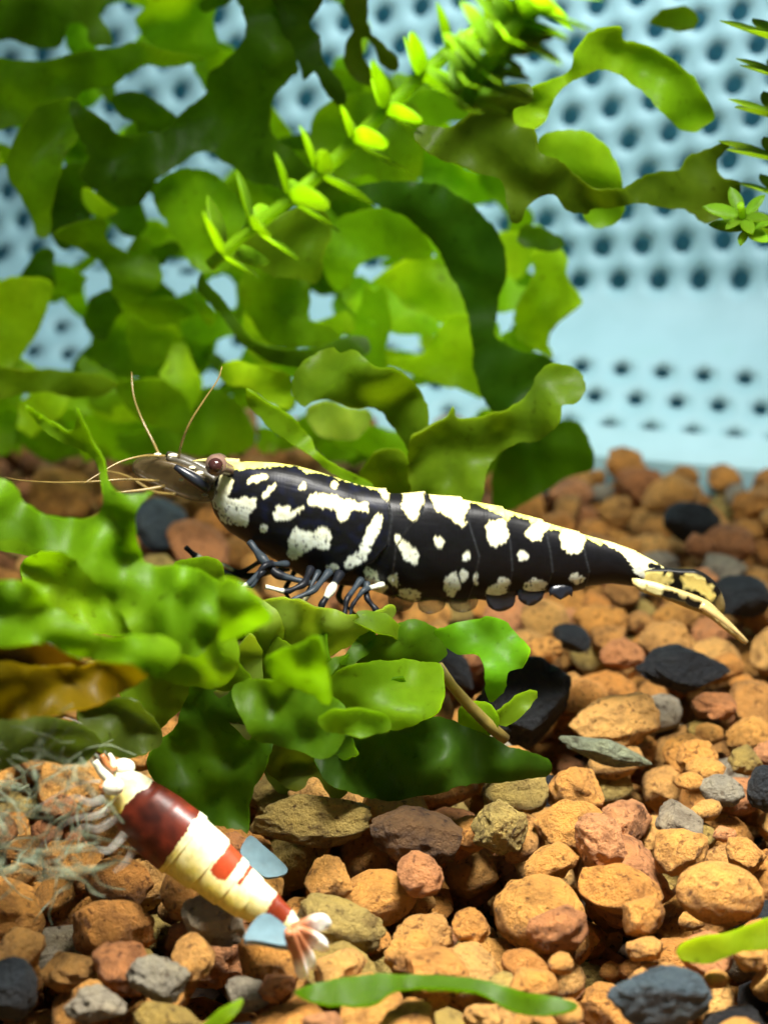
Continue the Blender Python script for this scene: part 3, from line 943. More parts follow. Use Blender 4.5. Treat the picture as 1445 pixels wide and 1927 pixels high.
sv, sf = tube(at(np.array([826, 850, 880, 915, 950]), np.array([1252, 1290, 1325, 1360, 1392]), np.array([-0.7, -0.68, -0.65, -0.62, -0.6])), [0.018, 0.024, 0.026], 8)
child('stem', sv, sf, M['twig'], front)


# stem plants with whorls of small leaves
def stem_plant(label, path, rad, nodes, leaf_len, leafs, color, seed, name='stem_plant', lw=0.2):
    r = random.Random(seed)
    P = catmull(np.array(path, float), 12, closed=False)
    root = empty(name, at(*P[0][:2], P[0][2]), label, 'water plant', None)
    Wp = at(P[:, 0], P[:, 1], P[:, 2])
    V, F = tube(Wp, rad, 10)
    o = child('stem', V, F, M['stem_leaf'], root)
    o.color = (*(np.array(color) * 0.85), 1)
    n = len(P)
    for k in range(nodes):
        f = (k + 0.5) / nodes
        i = int(f * (n - 2))
        T = Wp[i + 1] - Wp[i]; T /= np.linalg.norm(T)
        a = np.cross(T, [0, 1, 0]); a /= np.linalg.norm(a)
        b = np.cross(T, a)
        ph = r.uniform(0, 6.28)
        for q in range(leafs):
            th = ph + 2 * math.pi * q / leafs + r.uniform(-0.25, 0.25)
            d = math.cos(th) * a + math.sin(th) * b
            L = leaf_len * r.uniform(0.7, 1.15)
            wv = np.cross(d, T)
            VV, FF = [], []
            m = 7
            for j in range(m):
                t = j / (m - 1)
                w_ = L * lw * math.sin(math.pi * min(t * 0.92 + 0.08, 1)) ** 0.8
                cpos = Wp[i] + d * (L * t * 0.92 + rad[0] * 0.5) + T * (L * (0.28 * t + 0.1 * t * t)) + np.array([0, 0, -0.06 * L * t * t])
                for s in (-1, 0, 1):
                    VV.append(cpos + wv * w_ * s + T * abs(s) * w_ * 0.35)
            for j in range(m - 1):
                for s in range(2):
                    FF.append((j * 3 + s, j * 3 + s + 1, (j + 1) * 3 + s + 1, (j + 1) * 3 + s))
            o = child('leaf', VV, FF, M['stem_leaf'], root)
            md = o.modifiers.new('thickness', 'SOLIDIFY'); md.thickness = 0.004; md.offset = 0
            cc = np.array(color) * r.uniform(0.45, 0.95)
            o.color = (*cc, 1)
    return root


stem_plant('bright green stem with narrow whorled leaves slanting across the fronds', [(395, 500, -1.5), (450, 450, -1.5), (535, 383, -1.5), (620, 310, -1.45), (740, 195, -1.4), (860, 85, -1.35), (960, 20, -1.3), (1030, -40, -1.3)],
           [0.020, 0.025, 0.024], 10, 0.21, 4, (0.19, 0.40, 0.008), 5, lw=0.24)
stem_plant('short leafy green sprig crowding over the slanting stem tip', [(870, 200, -1.8), (915, 120, -1.85), (960, 60, -1.9), (1000, 10, -1.9), (1030, -50, -1.9)],
           [0.026, 0.024], 8, 0.19, 5, (0.17, 0.36, 0.012), 9, lw=0.26)
stem_plant('upright green stem with narrow whorled leaves beside the filter box', [(1462, 470, 0.9), (1468, 380, 0.9), (1470, 250, 0.88), (1475, 120, 0.86), (1480, -40, 0.86)],
           [0.026, 0.026], 7, 0.27, 7, (0.22, 0.42, 0.02), 12, lw=0.2)
stem_plant('small star shaped green shoot tip in front of the forked frond', [(1405, 440, 0.55), (1399, 420, 0.5), (1395, 398, 0.45), (1392, 385, 0.42)],
           [0.02, 0.015], 2, 0.15, 6, (0.22, 0.46, 0.02), 15)

# single leaves
def loose_leaf(name, label, ol, Y0, color, tilt, cat='leaf', thick=0.016, mat='leaf', wave=0.06, cup=0.0):
    pts_ = np.array(ol, float)
    Wp, F = frond_mesh(ol, Y0, tilt, wave, hash(label) % 1000 if False else len(label), 1.2, cup)
    Wp, F = thicken(Wp, F, thick)
    c = Wp.mean(0)
    me = mesh_from(name, Wp - c, F)
    o = link(name, me, M[mat])
    o.location = tuple(c)
    o.color = (*color, 1)
    tag(o, label, cat)
    return o


dead = empty('fallen_leaf', at(60, 1290, -1.6), 'yellow brown decaying leaf with a pale midrib beside the soft green fronds', 'leaf')
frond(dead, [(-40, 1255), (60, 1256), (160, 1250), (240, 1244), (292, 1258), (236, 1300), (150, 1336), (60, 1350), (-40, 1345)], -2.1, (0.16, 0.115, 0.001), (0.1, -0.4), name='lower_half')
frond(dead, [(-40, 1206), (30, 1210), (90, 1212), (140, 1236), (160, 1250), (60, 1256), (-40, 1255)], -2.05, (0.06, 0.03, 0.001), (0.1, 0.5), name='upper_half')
V, F = tube(at(np.array([-40, 60, 160, 245, 292]), np.array([1255, 1256, 1250, 1244, 1258]), np.array([-1.79, -1.78, -1.76, -1.73, -1.7])), [0.012, 0.012, 0.006], 8)
child('midrib', V, F, plain('midrib', (0.42, 0.30, 0.03), 0.5), dead)

# ------------------------------------------------------------------ place the gravel
OCC = [np.array(f[0]) for f in FRONT if len(f[0]) > 6] + [np.array([(395, 920), (440, 870), (720, 925), (1000, 972), (1262, 1082), (1190, 1100), (800, 1130), (560, 1065), (430, 1000)]),
      np.array([(215, 1430), (360, 1560), (550, 1740), (500, 1720), (330, 1640), (200, 1550)])]
P_ = np.array([[p[0], p[1], p[2]] for p in peb])
px_, py_, dp_ = project(P_)
score = cnt * RES * RES * (FPX / dp_) ** 2
score[(px_ < -30) | (px_ > PW + 30) | (py_ > PH + 40) | (py_ < 780)] = 0
score[(px_ < 470) & (py_ < 880)] *= 0.3
for oc in OCC:
    score[inside(oc, px_, py_)] *= 0.03
removed = np.zeros(len(peb), bool)
for (hx, hy, a, c) in heroes:
    dx = (P_[:, 0] - hx) / (a + 0.05); dy = (P_[:, 1] - hy) / (min(a, 0.25) * 0.85 + 0.05)
    removed |= (dx * dx + dy * dy < 1) & (P_[:, 2] > GZ - 0.30)
score[removed] = 0
order = np.argsort(-score)
# up to 290 single pebbles, the rest in one mass
single = set(int(i) for i in order[:290] if score[i] > 60)
KN = {'ochre': 'orange ochre clay', 'rust': 'reddish brown clay', 'olive': 'yellowish olive clay', 'grey': 'grey tan', 'black': 'matt black'}
NEAR = {0: 'beside the smooth egg shaped pebble', 1: 'beside the large pitted khaki pebble', 3: 'beside the blocky blue grey slate', 4: 'beside the smooth black stone',
        6: 'beside the sage green slate sliver', 7: 'beside the largest black stone', 13: 'beside the wide black stone under the tail spine', 10: 'below the belly of the banded shrimp', 2: 'beside the dark umber stone'}


def pebble_label(kind, var, x, y, a, b_, c):
    s = (a + b_ + c) / 3
    size = 'large' if s > 0.135 else ('small' if s < 0.095 else 'middling')
    shape = 'rounded' if var % 4 == 0 else ('flattish' if c / a < 0.62 else ('long' if a / b_ > 1.45 else 'angular'))
    best, bd = None, 0.55
    for hi, txt in NEAR.items():
        d_ = math.hypot(x - heroes[hi][0], y - heroes[hi][1]) - heroes[hi][2] * 0.5
        if d_ < bd: best, bd = txt, d_
    if best is None:
        best = 'in the sharp gravel' if y < 1.2 else ('in the blurred gravel before the filter box' if x > 0.2 else 'in the dim gravel under the background plant')
    return f'{size} {shape} {KN[kind]} pebble {best}'


mass = {k: ([], []) for k in KINDS}
low_np = []
for me in low_var:
    low_np.append((np.array([v.co[:] for v in me.vertices]), [tuple(p.vertices) for p in me.polygons]))
for i, (x, y, z, a, b_, c, rot, kind, var, tx, ty) in enumerate(peb):
    if removed[i]:
        continue
    if i in single:
        o = bpy.data.objects.new('pebble', pebble_mesh[kind, var])
        COL.objects.link(o)
        o.location = (x, y, z)
        o.rotation_euler = (tx, ty, rot)
        o.scale = (a * 1.06, b_ * 1.06, c * 1.06)
        lb = pebble_label(kind, var, x, y, a, b_, c)
        tag(o, lb, 'pebble', lb.split(' pebble ')[0] + ' pebbles ' + lb.split(' pebble ')[1])
    else:
        V0, F0 = low_np[var]
        R = np.array(Matrix.Rotation(rot, 3, 'Z') @ Matrix.Rotation(ty, 3, 'Y') @ Matrix.Rotation(tx, 3, 'X'))
        Vw = (V0 * np.array([a, b_, c]) * 1.06) @ R.T + np.array([x, y, z])
        VV, FF = mass[kind]
        n0 = sum(len(q) for q in VV)
        VV.append(Vw); FF.extend([(f[0] + n0, f[1] + n0, f[2] + n0) for f in F0])
# one mass of gravel with a material slot for each stone colour
allV, allF, allM = [], [], []
n0 = 0
for mi, k in enumerate(KINDS):
    VV, FF = mass[k]
    if not VV: continue
    V1 = np.vstack(VV)
    allV.append(V1); allF += [(f[0] + n0, f[1] + n0, f[2] + n0) for f in FF]; allM += [mi] * len(FF)
    n0 += len(V1)
me = mesh_from('gravel', np.vstack(allV), allF)
for k in KINDS: me.materials.append(M[k])
me.polygons.foreach_set('material_index', allM)
go = link('gravel', me)
tag(go, 'bed of small ochre and brown clay gravel', 'gravel', kind='stuff')

for h, (p, a, c) in zip(HERO, hero_info):
    me = make_pebble(h[6], h[8], h[7], 5)
    o = link('pebble' if h[5] not in ('slate',) else 'stone', me, M[h[5]])
    o.location = tuple(p + np.array([0, 0, c * 0.35]))
    o.scale = (a, max(min(a, c) * 0.95, 0.03), c)
    o.rotation_euler = (0, math.radians(h[4]), 0)
    tag(o, h[9], 'pebble')

# pale blue chips and green scraps on the gravel
def chip(label, ol, Y0, tilt):
    Wp, F = frond_mesh(ol, Y0, tilt, 0.01, 3, 0.6, 0)
    c = Wp.mean(0)
    o = link('shell_chip', mesh_from('shell_chip', Wp - c, F), M['chip'], None, False)
    o.location = tuple(c)
    md = o.modifiers.new('thickness', 'SOLIDIFY'); md.thickness = 0.03
    tag(o, label, 'shell chip')


def gy(px, py, lift=0.06):
    return float(on_ground(px, py, GZ + lift)[1])


chip('pale blue shell chip standing behind the back of the banded shrimp', [(452, 1600), (470, 1575), (495, 1595), (540, 1640), (505, 1655), (480, 1640), (455, 1615)], gy(500, 1650), (0.1, -0.6))
chip('pale blue shell chip lying under the tail of the banded shrimp', [(458, 1775), (480, 1738), (505, 1728), (545, 1760), (560, 1790), (520, 1785), (480, 1778)], gy(510, 1785, 0.16), (0.1, -0.8))

# ------------------------------------------------------------------ black and white shrimp
sh = empty('shrimp', at(640, 1170, 0), 'black shrimp with cream white blotches perched on the green fronds', 'shrimp')
TOP = np.array([(390, 905), (394, 893), (400, 884), (410, 876), (430, 869), (470, 866), (520, 868), (560, 874), (600, 885), (640, 898), (680, 911), (720, 923), (735, 925), (760, 926), (800, 926), (850, 933), (900, 943), (950, 956), (1000, 972), (1050, 989), (1100, 1005), (1150, 1019), (1200, 1039), (1235, 1058), (1255, 1072), (1264, 1084)], float)
BOT = np.array([(390, 915), (394, 932), (400, 960), (410, 978), (430, 1002), (465, 1024), (500, 1046), (550, 1074), (600, 1096), (640, 1104), (680, 1108), (720, 1118), (760, 1131), (830, 1133), (900, 1130), (960, 1124), (1020, 1118), (1080, 1110), (1110, 1104), (1150, 1099), (1190, 1103), (1215, 1104), (1240, 1102), (1255, 1097), (1264, 1090)], float)
HW = np.array([(390, 6), (400, 30), (430, 52), (480, 70), (560, 82), (650, 84), (720, 78), (800, 74), (900, 64), (1000, 54), (1100, 44), (1180, 36), (1230, 26), (1255, 14), (1264, 5)], float)
NS, NR = 560, 220
X = np.linspace(390, 1264, NS)
# finer at the ends


def smooth1(a, k):
    ker = np.hanning(2 * k + 1); ker /= ker.sum()
    p = np.concatenate([2 * a[0] - a[1:k + 1][::-1], a, 2 * a[-1] - a[-k - 1:-1][::-1]])
    return np.convolve(p, ker, 'valid')


tp = smooth1(np.interp(X, TOP[:, 0], TOP[:, 1]), 6)
bt = smooth1(np.interp(X, BOT[:, 0], BOT[:, 1]), 6)
hw = smooth1(np.interp(X, HW[:, 0], HW[:, 1]), 10)
th = np.linspace(0, 2 * math.pi, NR, endpoint=False)
ct, st = np.cos(th), np.sin(th)
cx_ = np.sign(ct) * np.abs(ct) ** 0.85          # depth profile, a little boxy
cz_ = np.sign(st) * np.abs(st) ** 0.95
mid = (tp + bt) / 2; hh = (bt - tp) / 2
PXg = np.repeat(X[:, None], NR, 1)
PYg = mid[:, None] - hh[:, None] * cz_[None, :]
DEP = hw[:, None] * cx_[None, :]
trel = (1 - cz_)[None, :] / 2 * np.ones((NS, 1))     # 0 top, 1 bottom
SEAM = [
    ([0, .25, .5, .7, .85, 1], [727, 737, 730, 702, 655, 585]),
    ([0, .2, .32, .5, .8, 1], [800, 792, 768, 745, 738, 742]),
    ([0, .3, .55, .8, 1], [868, 884, 899, 891, 878]),
    ([0, .4, .7, 1], [946, 957, 961, 952]),
    ([0, .4, .7, 1], [1020, 1031, 1036, 1022]),
    ([0, .4, .7, 1], [1090, 1097, 1105, 1098]),
    ([0, .4, .7, 1], [1196, 1200, 1203, 1198]),
]
sc = np.zeros_like(PXg)
line = np.zeros_like(PXg)
prev = None
for k, (ts, xs_) in enumerate(SEAM):
    sx = np.interp(trel, ts, xs_)
    d = PXg - sx
    ramp_ = np.clip(1 + d / 60.0, 0, 1) * (d <= 0)
    amp = 0.085 if k == 0 else 0.05
    sc = np.maximum(sc, amp * ramp_ ** 1.5)
    line = np.maximum(line, np.exp(-(d / 2.2) ** 2))
# lower edge of the carapace and of the side plates: scalloped
scal = 0.05 * np.sin((PXg - 742) / 74.0 * math.pi) ** 2 * (PXg > 742) * (PXg < 1110) * np.clip((trel - 0.75) * 4, 0, 1)
f = 1 + sc - 0.03 + scal
PYg = mid[:, None] + (PYg - mid[:, None]) * f
DEPf = DEP * f
# shell unevenness
und = np.array([[noise.noise(Vector((X[i] / 38, th[j] * 2.2, 3))) for j in range(0, NR, 4)] for i in range(0, NS, 4)])
und = np.repeat(np.repeat(und, 4, 0), 4, 1)[:NS, :NR]
DEPf = DEPf * (1 + 0.015 * und)
Wb = at(PXg, PYg, 0.0) + np.stack([0 * DEPf, -DEPf / PXCM * CT, DEPf / PXCM * ST], -1)
V = Wb.reshape(-1, 3)
F = []
for i in range(NS - 1):
    for j in range(NR):
        j2 = (j + 1) % NR
        F.append((i * NR + j, (i + 1) * NR + j, (i + 1) * NR + j2, i * NR + j2))
F.append(tuple(range(NR))); F.append(tuple((NS - 1) * NR + j for j in reversed(range(NR))))
body = child('body', V, F, M['shell'], sh)

MARK = [
    [(419, 897), (441, 900), (442, 917), (434, 928), (438, 938), (484, 938), (486, 956), (473, 968), (470, 986), (456, 988), (428, 985), (414, 968), (400, 940), (412, 928)],
    [(470, 912), (473, 900), (501, 891), (508, 899), (486, 907)],
    [(497, 937), (501, 925), (524, 909), (516, 926), (504, 937)],
    [(583, 949), (587, 932), (626, 930), (655, 941), (692, 948), (690, 962), (662, 961), (654, 980), (637, 977), (634, 962), (612, 955)],
    [(520, 973), (523, 956), (548, 955), (553, 963), (574, 953), (570, 962), (546, 979), (534, 979)],
    [(543, 1030), (554, 997), (563, 993), (577, 1001), (590, 1000), (615, 993), (624, 1008), (620, 1032), (606, 1034), (595, 1026), (577, 1040), (559, 1048), (545, 1047)],
    [(711, 968), (719, 978), (711, 1003), (693, 1040), (677, 1059), (653, 1067), (649, 1055), (675, 1033), (683, 1011), (695, 989)],
    [(715, 912), (733, 912), (731, 938), (721, 940)],
    [(760, 915), (800, 912), (786, 968), (768, 976), (757, 950)],
    [(800, 912), (888, 920), (876, 962), (864, 987), (841, 973), (818, 957), (811, 938)],
    [(912, 985), (930, 979), (947, 980), (951, 1016), (919, 1024)],
    [(984, 1006), (1006, 980), (1040, 978), (1022, 1000), (1008, 1018)],
    [(1051, 1012), (1063, 990), (1100, 990), (1098, 1010), (1087, 1040), (1060, 1037)],
    [(742, 1008), (758, 1014), (787, 1044), (775, 1060), (759, 1050)],
    [(817, 1011), (829, 1011), (831, 1027), (820, 1029)],
    [(866, 1049), (878, 1034), (880, 1053)],
    [(968, 1042), (978, 1034), (993, 1042), (987, 1054), (974, 1053)],
    [(686, 1072), (705, 1070), (714, 1092), (728, 1100), (719, 1116), (696, 1104)],
    [(731, 1088), (741, 1078), (751, 1092), (743, 1104)],
    [(750, 1110), (770, 1106), (787, 1110), (790, 1132), (760, 1129)],
    [(835, 1090), (852, 1076), (864, 1096), (858, 1118), (846, 1124), (834, 1108)],
    [(864, 1078), (872, 1068), (878, 1084), (868, 1092)], [(887, 1082), (896, 1078), (897, 1096), (888, 1098)],
    [(911, 1120), (918, 1105), (942, 1084), (957, 1096), (942, 1118), (924, 1131)],
    [(983, 1110), (986, 1096), (998, 1086), (1026, 1098), (1019, 1113)],
    [(1067, 1090), (1071, 1081), (1082, 1078), (1097, 1087), (1077, 1100)],
    [(1108, 1000), (1175, 1012), (1228, 1036), (1270, 1070), (1266, 1100), (1226, 1096), (1196, 1085), (1180, 1056), (1153, 1034)],
    [(612, 1066), (626, 1059), (640, 1065), (626, 1074)], [(530, 1066), (537, 1060), (544, 1067), (536, 1072)],
]
DOT = [(573, 915, 6), (631, 913, 6), (501, 994, 7), (868, 984, 7)]
STRIPE = np.array([(430, 888), (443, 886), (485, 882), (520, 878), (554, 876), (576, 891), (601, 892), (626, 896), (640, 905), (673, 911), (709, 921), (720, 921)], float)
STRIPE2 = np.array([(885, 944), (902, 951), (935, 966), (952, 978), (966, 968), (1000, 984), (1041, 999), (1060, 1003), (1100, 1014), (1130, 1026)], float)
fl = V.shape[0]
FX, FY = PXg.reshape(-1), PYg.reshape(-1)
jx = np.empty(fl); jy = np.empty(fl)
for k in range(fl):
    v_ = Vector((FX[k] / 9, FY[k] / 9, 0.5))
    jx[k] = noise.noise(v_); jy[k] = noise.noise(v_ + Vector((31, 7, 2)))
kx = np.array([noise.noise(Vector((FX[k] / 4.2, FY[k] / 4.2, 5.5))) for k in range(fl)])
ky = np.array([noise.noise(Vector((FX[k] / 4.2, FY[k] / 4.2, 15.5))) for k in range(fl)])
QX, QY = FX + jx * 4.0 + kx * 3.0, FY + jy * 4.0 + ky * 3.0
mask = np.zeros(fl)
for poly in MARK:
    mask[inside(catmull(poly, 5), QX, QY)] = 1
for (x, y, rr) in DOT:
    mask[np.hypot(QX - x, QY - y) < rr] = 1
strp = np.zeros(fl)
m_ = (QX > 430) & (QX < 720) & (QY < np.interp(QX, STRIPE[:, 0], STRIPE[:, 1])); strp[m_] = 1
m_ = (QX > 885) & (QX < 1130) & (QY < np.interp(QX, STRIPE2[:, 0], STRIPE2[:, 1])); strp[m_] = 1
hole = np.hypot((QX - 1232) / 17, (QY - 1066 - (QX - 1232) * 0.25) / 5) < 1
mask[hole] = 0
frag = (kx + ky > 0.55) & (trel.reshape(-1) > 0.55)
mask[frag] *= 0.15
# soften one step along the grid
def blur(a):
    A = a.reshape(NS, NR)
    B = A * 0.4 + 0.15 * (np.roll(A, 1, 0) + np.roll(A, -1, 0) + np.roll(A, 1, 1) + np.roll(A, -1, 1))
    return B.reshape(-1)
mask = blur(mask); strp = blur(strp)
tr = trel.reshape(-1)
gran = 0.5 + 0.5 * np.array([noise.noise(Vector((FX[k] / 16, FY[k] / 16, 9))) for k in range(fl)])
cream_top = np.array([0.92, 0.80, 0.30]); cream_low = np.array([0.78, 0.84, 0.76])
tt = np.clip((tr - 0.05) / 0.6, 0, 1)[:, None]
cream = cream_top * (1 - tt) + cream_low * tt
cream = cream * (0.82 + 0.25 * gran[:, None])
black = np.array([0.0055, 0.0055, 0.0065])[None, :] * np.ones((fl, 1))
blue = np.array([0.006, 0.008, 0.024])
wv = np.clip(gran * 1.6 - 0.7, 0, 1)[:, None] * (FX < 730)[:, None]
black = black * (1 - wv) + blue * wv
seamc = np.array([0.05, 0.055, 0.06])
ln = (line.reshape(-1) * 0.35)[:, None]
black = black * (1 - ln) + seamc * ln
stripe_c = np.array([0.80, 0.70, 0.08])[None, :] * (1 - 0.55 * gran[:, None]) + np.array([0.58, 0.80, 0.34])[None, :] * (0.55 * gran[:, None])
colr = black * (1 - mask[:, None]) + cream * mask[:, None]
colr = colr * (1 - strp[:, None] * (1 - mask[:, None])) + stripe_c * (strp[:, None] * (1 - mask[:, None]))


def paint(me, c):
    at_ = me.color_attributes.new('markings', 'FLOAT_COLOR', 'POINT')
    buf = np.ones((len(me.vertices), 4), np.float32)
    buf[:, :3] = c
    at_.data.foreach_set('color', buf.ravel())


paint(body.data, colr)


def ball(name, px, py, Y, rpx, mat, parent, sx=1, sz=1, seg=24):
    c = at(px, py, Y)
    bm = bmesh.new()
    bmesh.ops.create_uvsphere(bm, u_segments=seg, v_segments=seg // 2, radius=rpx / PXCM)
    V = [np.array(v.co) * np.array([sx, 1, sz]) + c for v in bm.verts]
    F = [tuple(q.index for q in f.verts) for f in bm.faces]
    bm.free()
    return child(name, V, F, mat, parent)


def ptube(name, pts_, radpx, mat, parent, seg=8, step=8, flat=1.0):
    """tube through (px, py, depth) points"""
    P = catmull(np.array(pts_, float), step, closed=False)
    V, F = tube(at(P[:, 0], P[:, 1], P[:, 2]), [q / PXCM for q in radpx], seg, flat)
    return child(name, V, F, mat, parent)


# eye on its stalk
ptube('eye_stalk', [(432, 884, -0.10), (420, 880, -0.15), (412, 877, -0.18)], [11, 12, 14], M['eye_ring'], sh, 14, 4)
eye = ball('eye', 407, 875, -0.20, 20.5, M['eye_ring'], sh)
ball('pupil', 405, 876, -0.235, 15, M['eye'], eye) if False else None
pc_ = at(406, 876, -0.228)
bm = bmesh.new(); bmesh.ops.create_uvsphere(bm, u_segments=24, v_segments=12, radius=14.5 / PXCM)
Vv = [np.array(v.co) + pc_ - np.array(sh.location) for v in bm.verts]; Ff = [tuple(q.index for q in f_.verts) for f_ in bm.faces]; bm.free()
link('pupil', mesh_from('pupil', Vv, Ff), M['eye'], eye)
eye2 = ball('eye', 412, 872, 0.16, 19, M['eye_ring'], sh)


def blade(name, ol, Y0, tilt, mat, parent, thick=0.02, colfun=None, cup=0.0):
    Wp, F = frond_mesh(ol, Y0, tilt, 0.015, len(ol), 0.5, cup, grid=6.0)
    o = child(name, Wp, F, M[mat] if isinstance(mat, str) else mat, parent)
    md = o.modifiers.new('thickness', 'SOLIDIFY'); md.thickness = thick; md.offset = 0
    if colfun is not None:
        qx, qy, _ = project(Wp)
        paint(o.data, colfun(qx, qy))
    return o


M['peduncle'] = plain('peduncle', (0.06, 0.052, 0.035), 0.35)
# rostrum and mouth parts
ptube('rostrum', [(450, 872, 0), (420, 868, 0), (385, 866, 0), (362, 868, 0)], [9, 7, 4, 1], M['shell'], sh, 10, 6)
paint(sh.children[-1].data, np.array([0.55, 0.5, 0.18]))
for k, (Yd, dy) in enumerate(((-0.12, 0), (0.12, -8))):
    blade('antennal_scale', [(402, 908 + dy), (402, 938 + dy), (368, 940 + dy), (325, 926 + dy), (285, 908 + dy), (258, 892 + dy), (252, 878 + dy), (270, 866 + dy), (305, 866 + dy), (345, 876 + dy), (380, 892 + dy)], Yd, (-0.2, 0.1), 'sheer', sh, 0.03)
    ptube('antennule_base', [(405, 905 + dy, Yd * 0.6), (385, 893 + dy, Yd * 0.6), (360, 878 + dy, Yd * 0.7), (336, 868 + dy, Yd * 0.8), (316, 862 + dy, Yd)], [13, 12, 10, 8, 5], M['peduncle'], sh, 10, 6)
ptube('antennule_base', [(390, 920, -0.16), (370, 905, -0.18), (345, 888, -0.18), (330, 878, -0.17)], [10, 11, 9, 5], M['leg_black'], sh, 10, 6)
for (x, y, rr, Yd) in ((386, 932, 5, -0.14), (342, 903, 4, -0.16), (376, 890, 6, -0.14), (362, 880, 5, -0.14), (326, 858, 8, -0.08), (297, 856, 6, -0.08)):
    ball('white_fleck', x, y, Yd, rr, M['cream'], sh, 1.3, 0.6, 12)
# antennae
ptube('antenna', [(336, 862, -0.1), (342, 835, -0.12), (358, 795, -0.14), (385, 752, -0.12), (410, 715, -0.1), (418, 690, -0.08)], [2.8, 2.2, 1.7, 1.1], M['antenna'], sh)
ptube('antenna', [(300, 856, 0.1), (288, 830, 0.15), (268, 790, 0.2), (252, 745, 0.28), (248, 700, 0.35)], [2.8, 2.2, 1.7, 1.1], M['antenna'], sh)
ptube('antenna', [(310, 858, -0.1), (270, 858, -0.18), (225, 870, -0.24), (185, 893, -0.3), (158, 910, -0.34)], [2.8, 2.2, 1.7, 1.1], M['antenna'], sh)
ptube('antenna', [(300, 905, -0.1), (240, 902, -0.16), (180, 906, -0.2), (110, 908, -0.2), (40, 904, -0.16), (10, 898, -0.1)], [2.8, 2.2, 1.7, 1.1], M['antenna'], sh)
ptube('antenna', [(310, 915, -0.1), (270, 922, -0.14), (232, 926, -0.16), (205, 930, -0.2)], [4, 3, 1.4], M['antenna'], sh)
ptube('antenna', [(330, 930, 0.05), (290, 925, 0.1), (240, 896, 0.15), (190, 884, 0.2)], [3.5, 2.6, 1.2], M['antenna'], sh)
# walking legs: grey sheer segments with black bands
LEGS = [
    # joints (px, py, depth), radii, colour stops along the leg
    ([(470, 1020, -0.10), (494, 1052, -0.16), (522, 1082, -0.2), (585, 1098, -0.2)], [8, 12, 11, 7], 'ggkg'),
    ([(540, 1062, -0.12), (500, 1062, -0.22), (470, 1098, -0.26), (440, 1110, -0.28)], [9, 8, 7, 4], 'gkgw'),
    ([(512, 1058, -0.14), (492, 1078, -0.24), (474, 1104, -0.26), (446, 1098, -0.27)], [6, 8, 6, 4], 'kkgg'),
    ([(545, 1068, 0.08), (470, 1086, 0.06), (410, 1074, 0.04), (372, 1050, 0.02), (350, 1030, 0.0)], [8, 8, 8, 10, 6], 'gkgwk'),
    ([(500, 1050, 0.08), (452, 1080, 0.06), (420, 1062, 0.04), (396, 1066, 0.02)], [7, 7, 5, 3], 'gkwg'),
    ([(585, 1070, -0.14), (572, 1100, -0.24), (540, 1114, -0.28), (500, 1104, -0.3)], [10, 9, 7, 5], 'kkkw'),
    ([(620, 1076, -0.15), (590, 1112, -0.26), (552, 1128, -0.3), (518, 1160, -0.32), (500, 1196, -0.34)], [10, 8, 6, 4, 2.5], 'gggsg'),
    ([(640, 1080, -0.15), (622, 1112, -0.26), (604, 1140, -0.3), (612, 1160, -0.3)], [12, 11, 8, 6], 'kwkk'),
    ([(600, 1075, -0.12), (570, 1130, -0.24), (581, 1180, -0.28), (578, 1215, -0.28)], [7, 5, 3.5, 2], 'gsgs'),
    ([(680, 1090, -0.13), (652, 1128, -0.24), (648, 1160, -0.28), (622, 1176, -0.29), (584, 1168, -0.3)], [9, 7, 6, 8, 6], 'gkkkk'),
    ([(720, 1100, -0.12), (684, 1110, -0.2), (662, 1140, -0.24), (657, 1172, -0.26)], [8, 7, 5, 3], 'wgkg'),
    ([(690, 1098, -0.13), (690, 1126, -0.2), (708, 1148, -0.22), (710, 1170, -0.22)], [9, 7, 8, 5], 'gkkk'),
    ([(560, 1066, 0.1), (535, 1110, 0.05), (560, 1160, 0.0)], [8, 6, 3], 'gks'),
    ([(650, 1082, 0.1), (635, 1125, 0.08), (672, 1160, 0.05)], [9, 7, 4], 'kgk'),
    ([(606, 1090, 0.0), (560, 1150, -0.1), (540, 1200, -0.15)], [5, 4, 2], 'sss'),
]
LC = {'g': (0.024, 0.032, 0.040), 'k': (0.007, 0.008, 0.011), 'w': (0.55, 0.56, 0.46), 's': (0.13, 0.12, 0.06)}
for pts_, rad, stops in LEGS:
    P0 = np.array(pts_, float)
    P = np.concatenate([P0[i] + (P0[i + 1] - P0[i]) * np.linspace(0, 1, 9)[:-1, None] for i in range(len(P0) - 1)] + [P0[-1:]])
    Psm = P.copy()
    for _ in range(2):
        Psm[1:-1] = 0.25 * Psm[:-2] + 0.5 * Psm[1:-1] + 0.25 * Psm[2:]
    kk = np.linspace(0, 1, len(P))
    rr_ = np.interp(kk, np.linspace(0, 1, len(rad)), rad) * (1 + 0.16 * np.cos(kk * (len(P0) - 1) * 2 * math.pi))
    V, F = tube(at(Psm[:, 0], Psm[:, 1], Psm[:, 2]), 0.74 * rr_ / PXCM, 10)
    o = child('leg', V, F, M['shell'], sh)
    ci = np.clip((kk * len(stops)).astype(int), 0, len(stops) - 1)
    cl = np.array([LC[stops[q]] for q in ci])
    cl = np.vstack([np.repeat(cl, 10, 0), cl[:1], cl[-1:]])
    paint(o.data, cl)
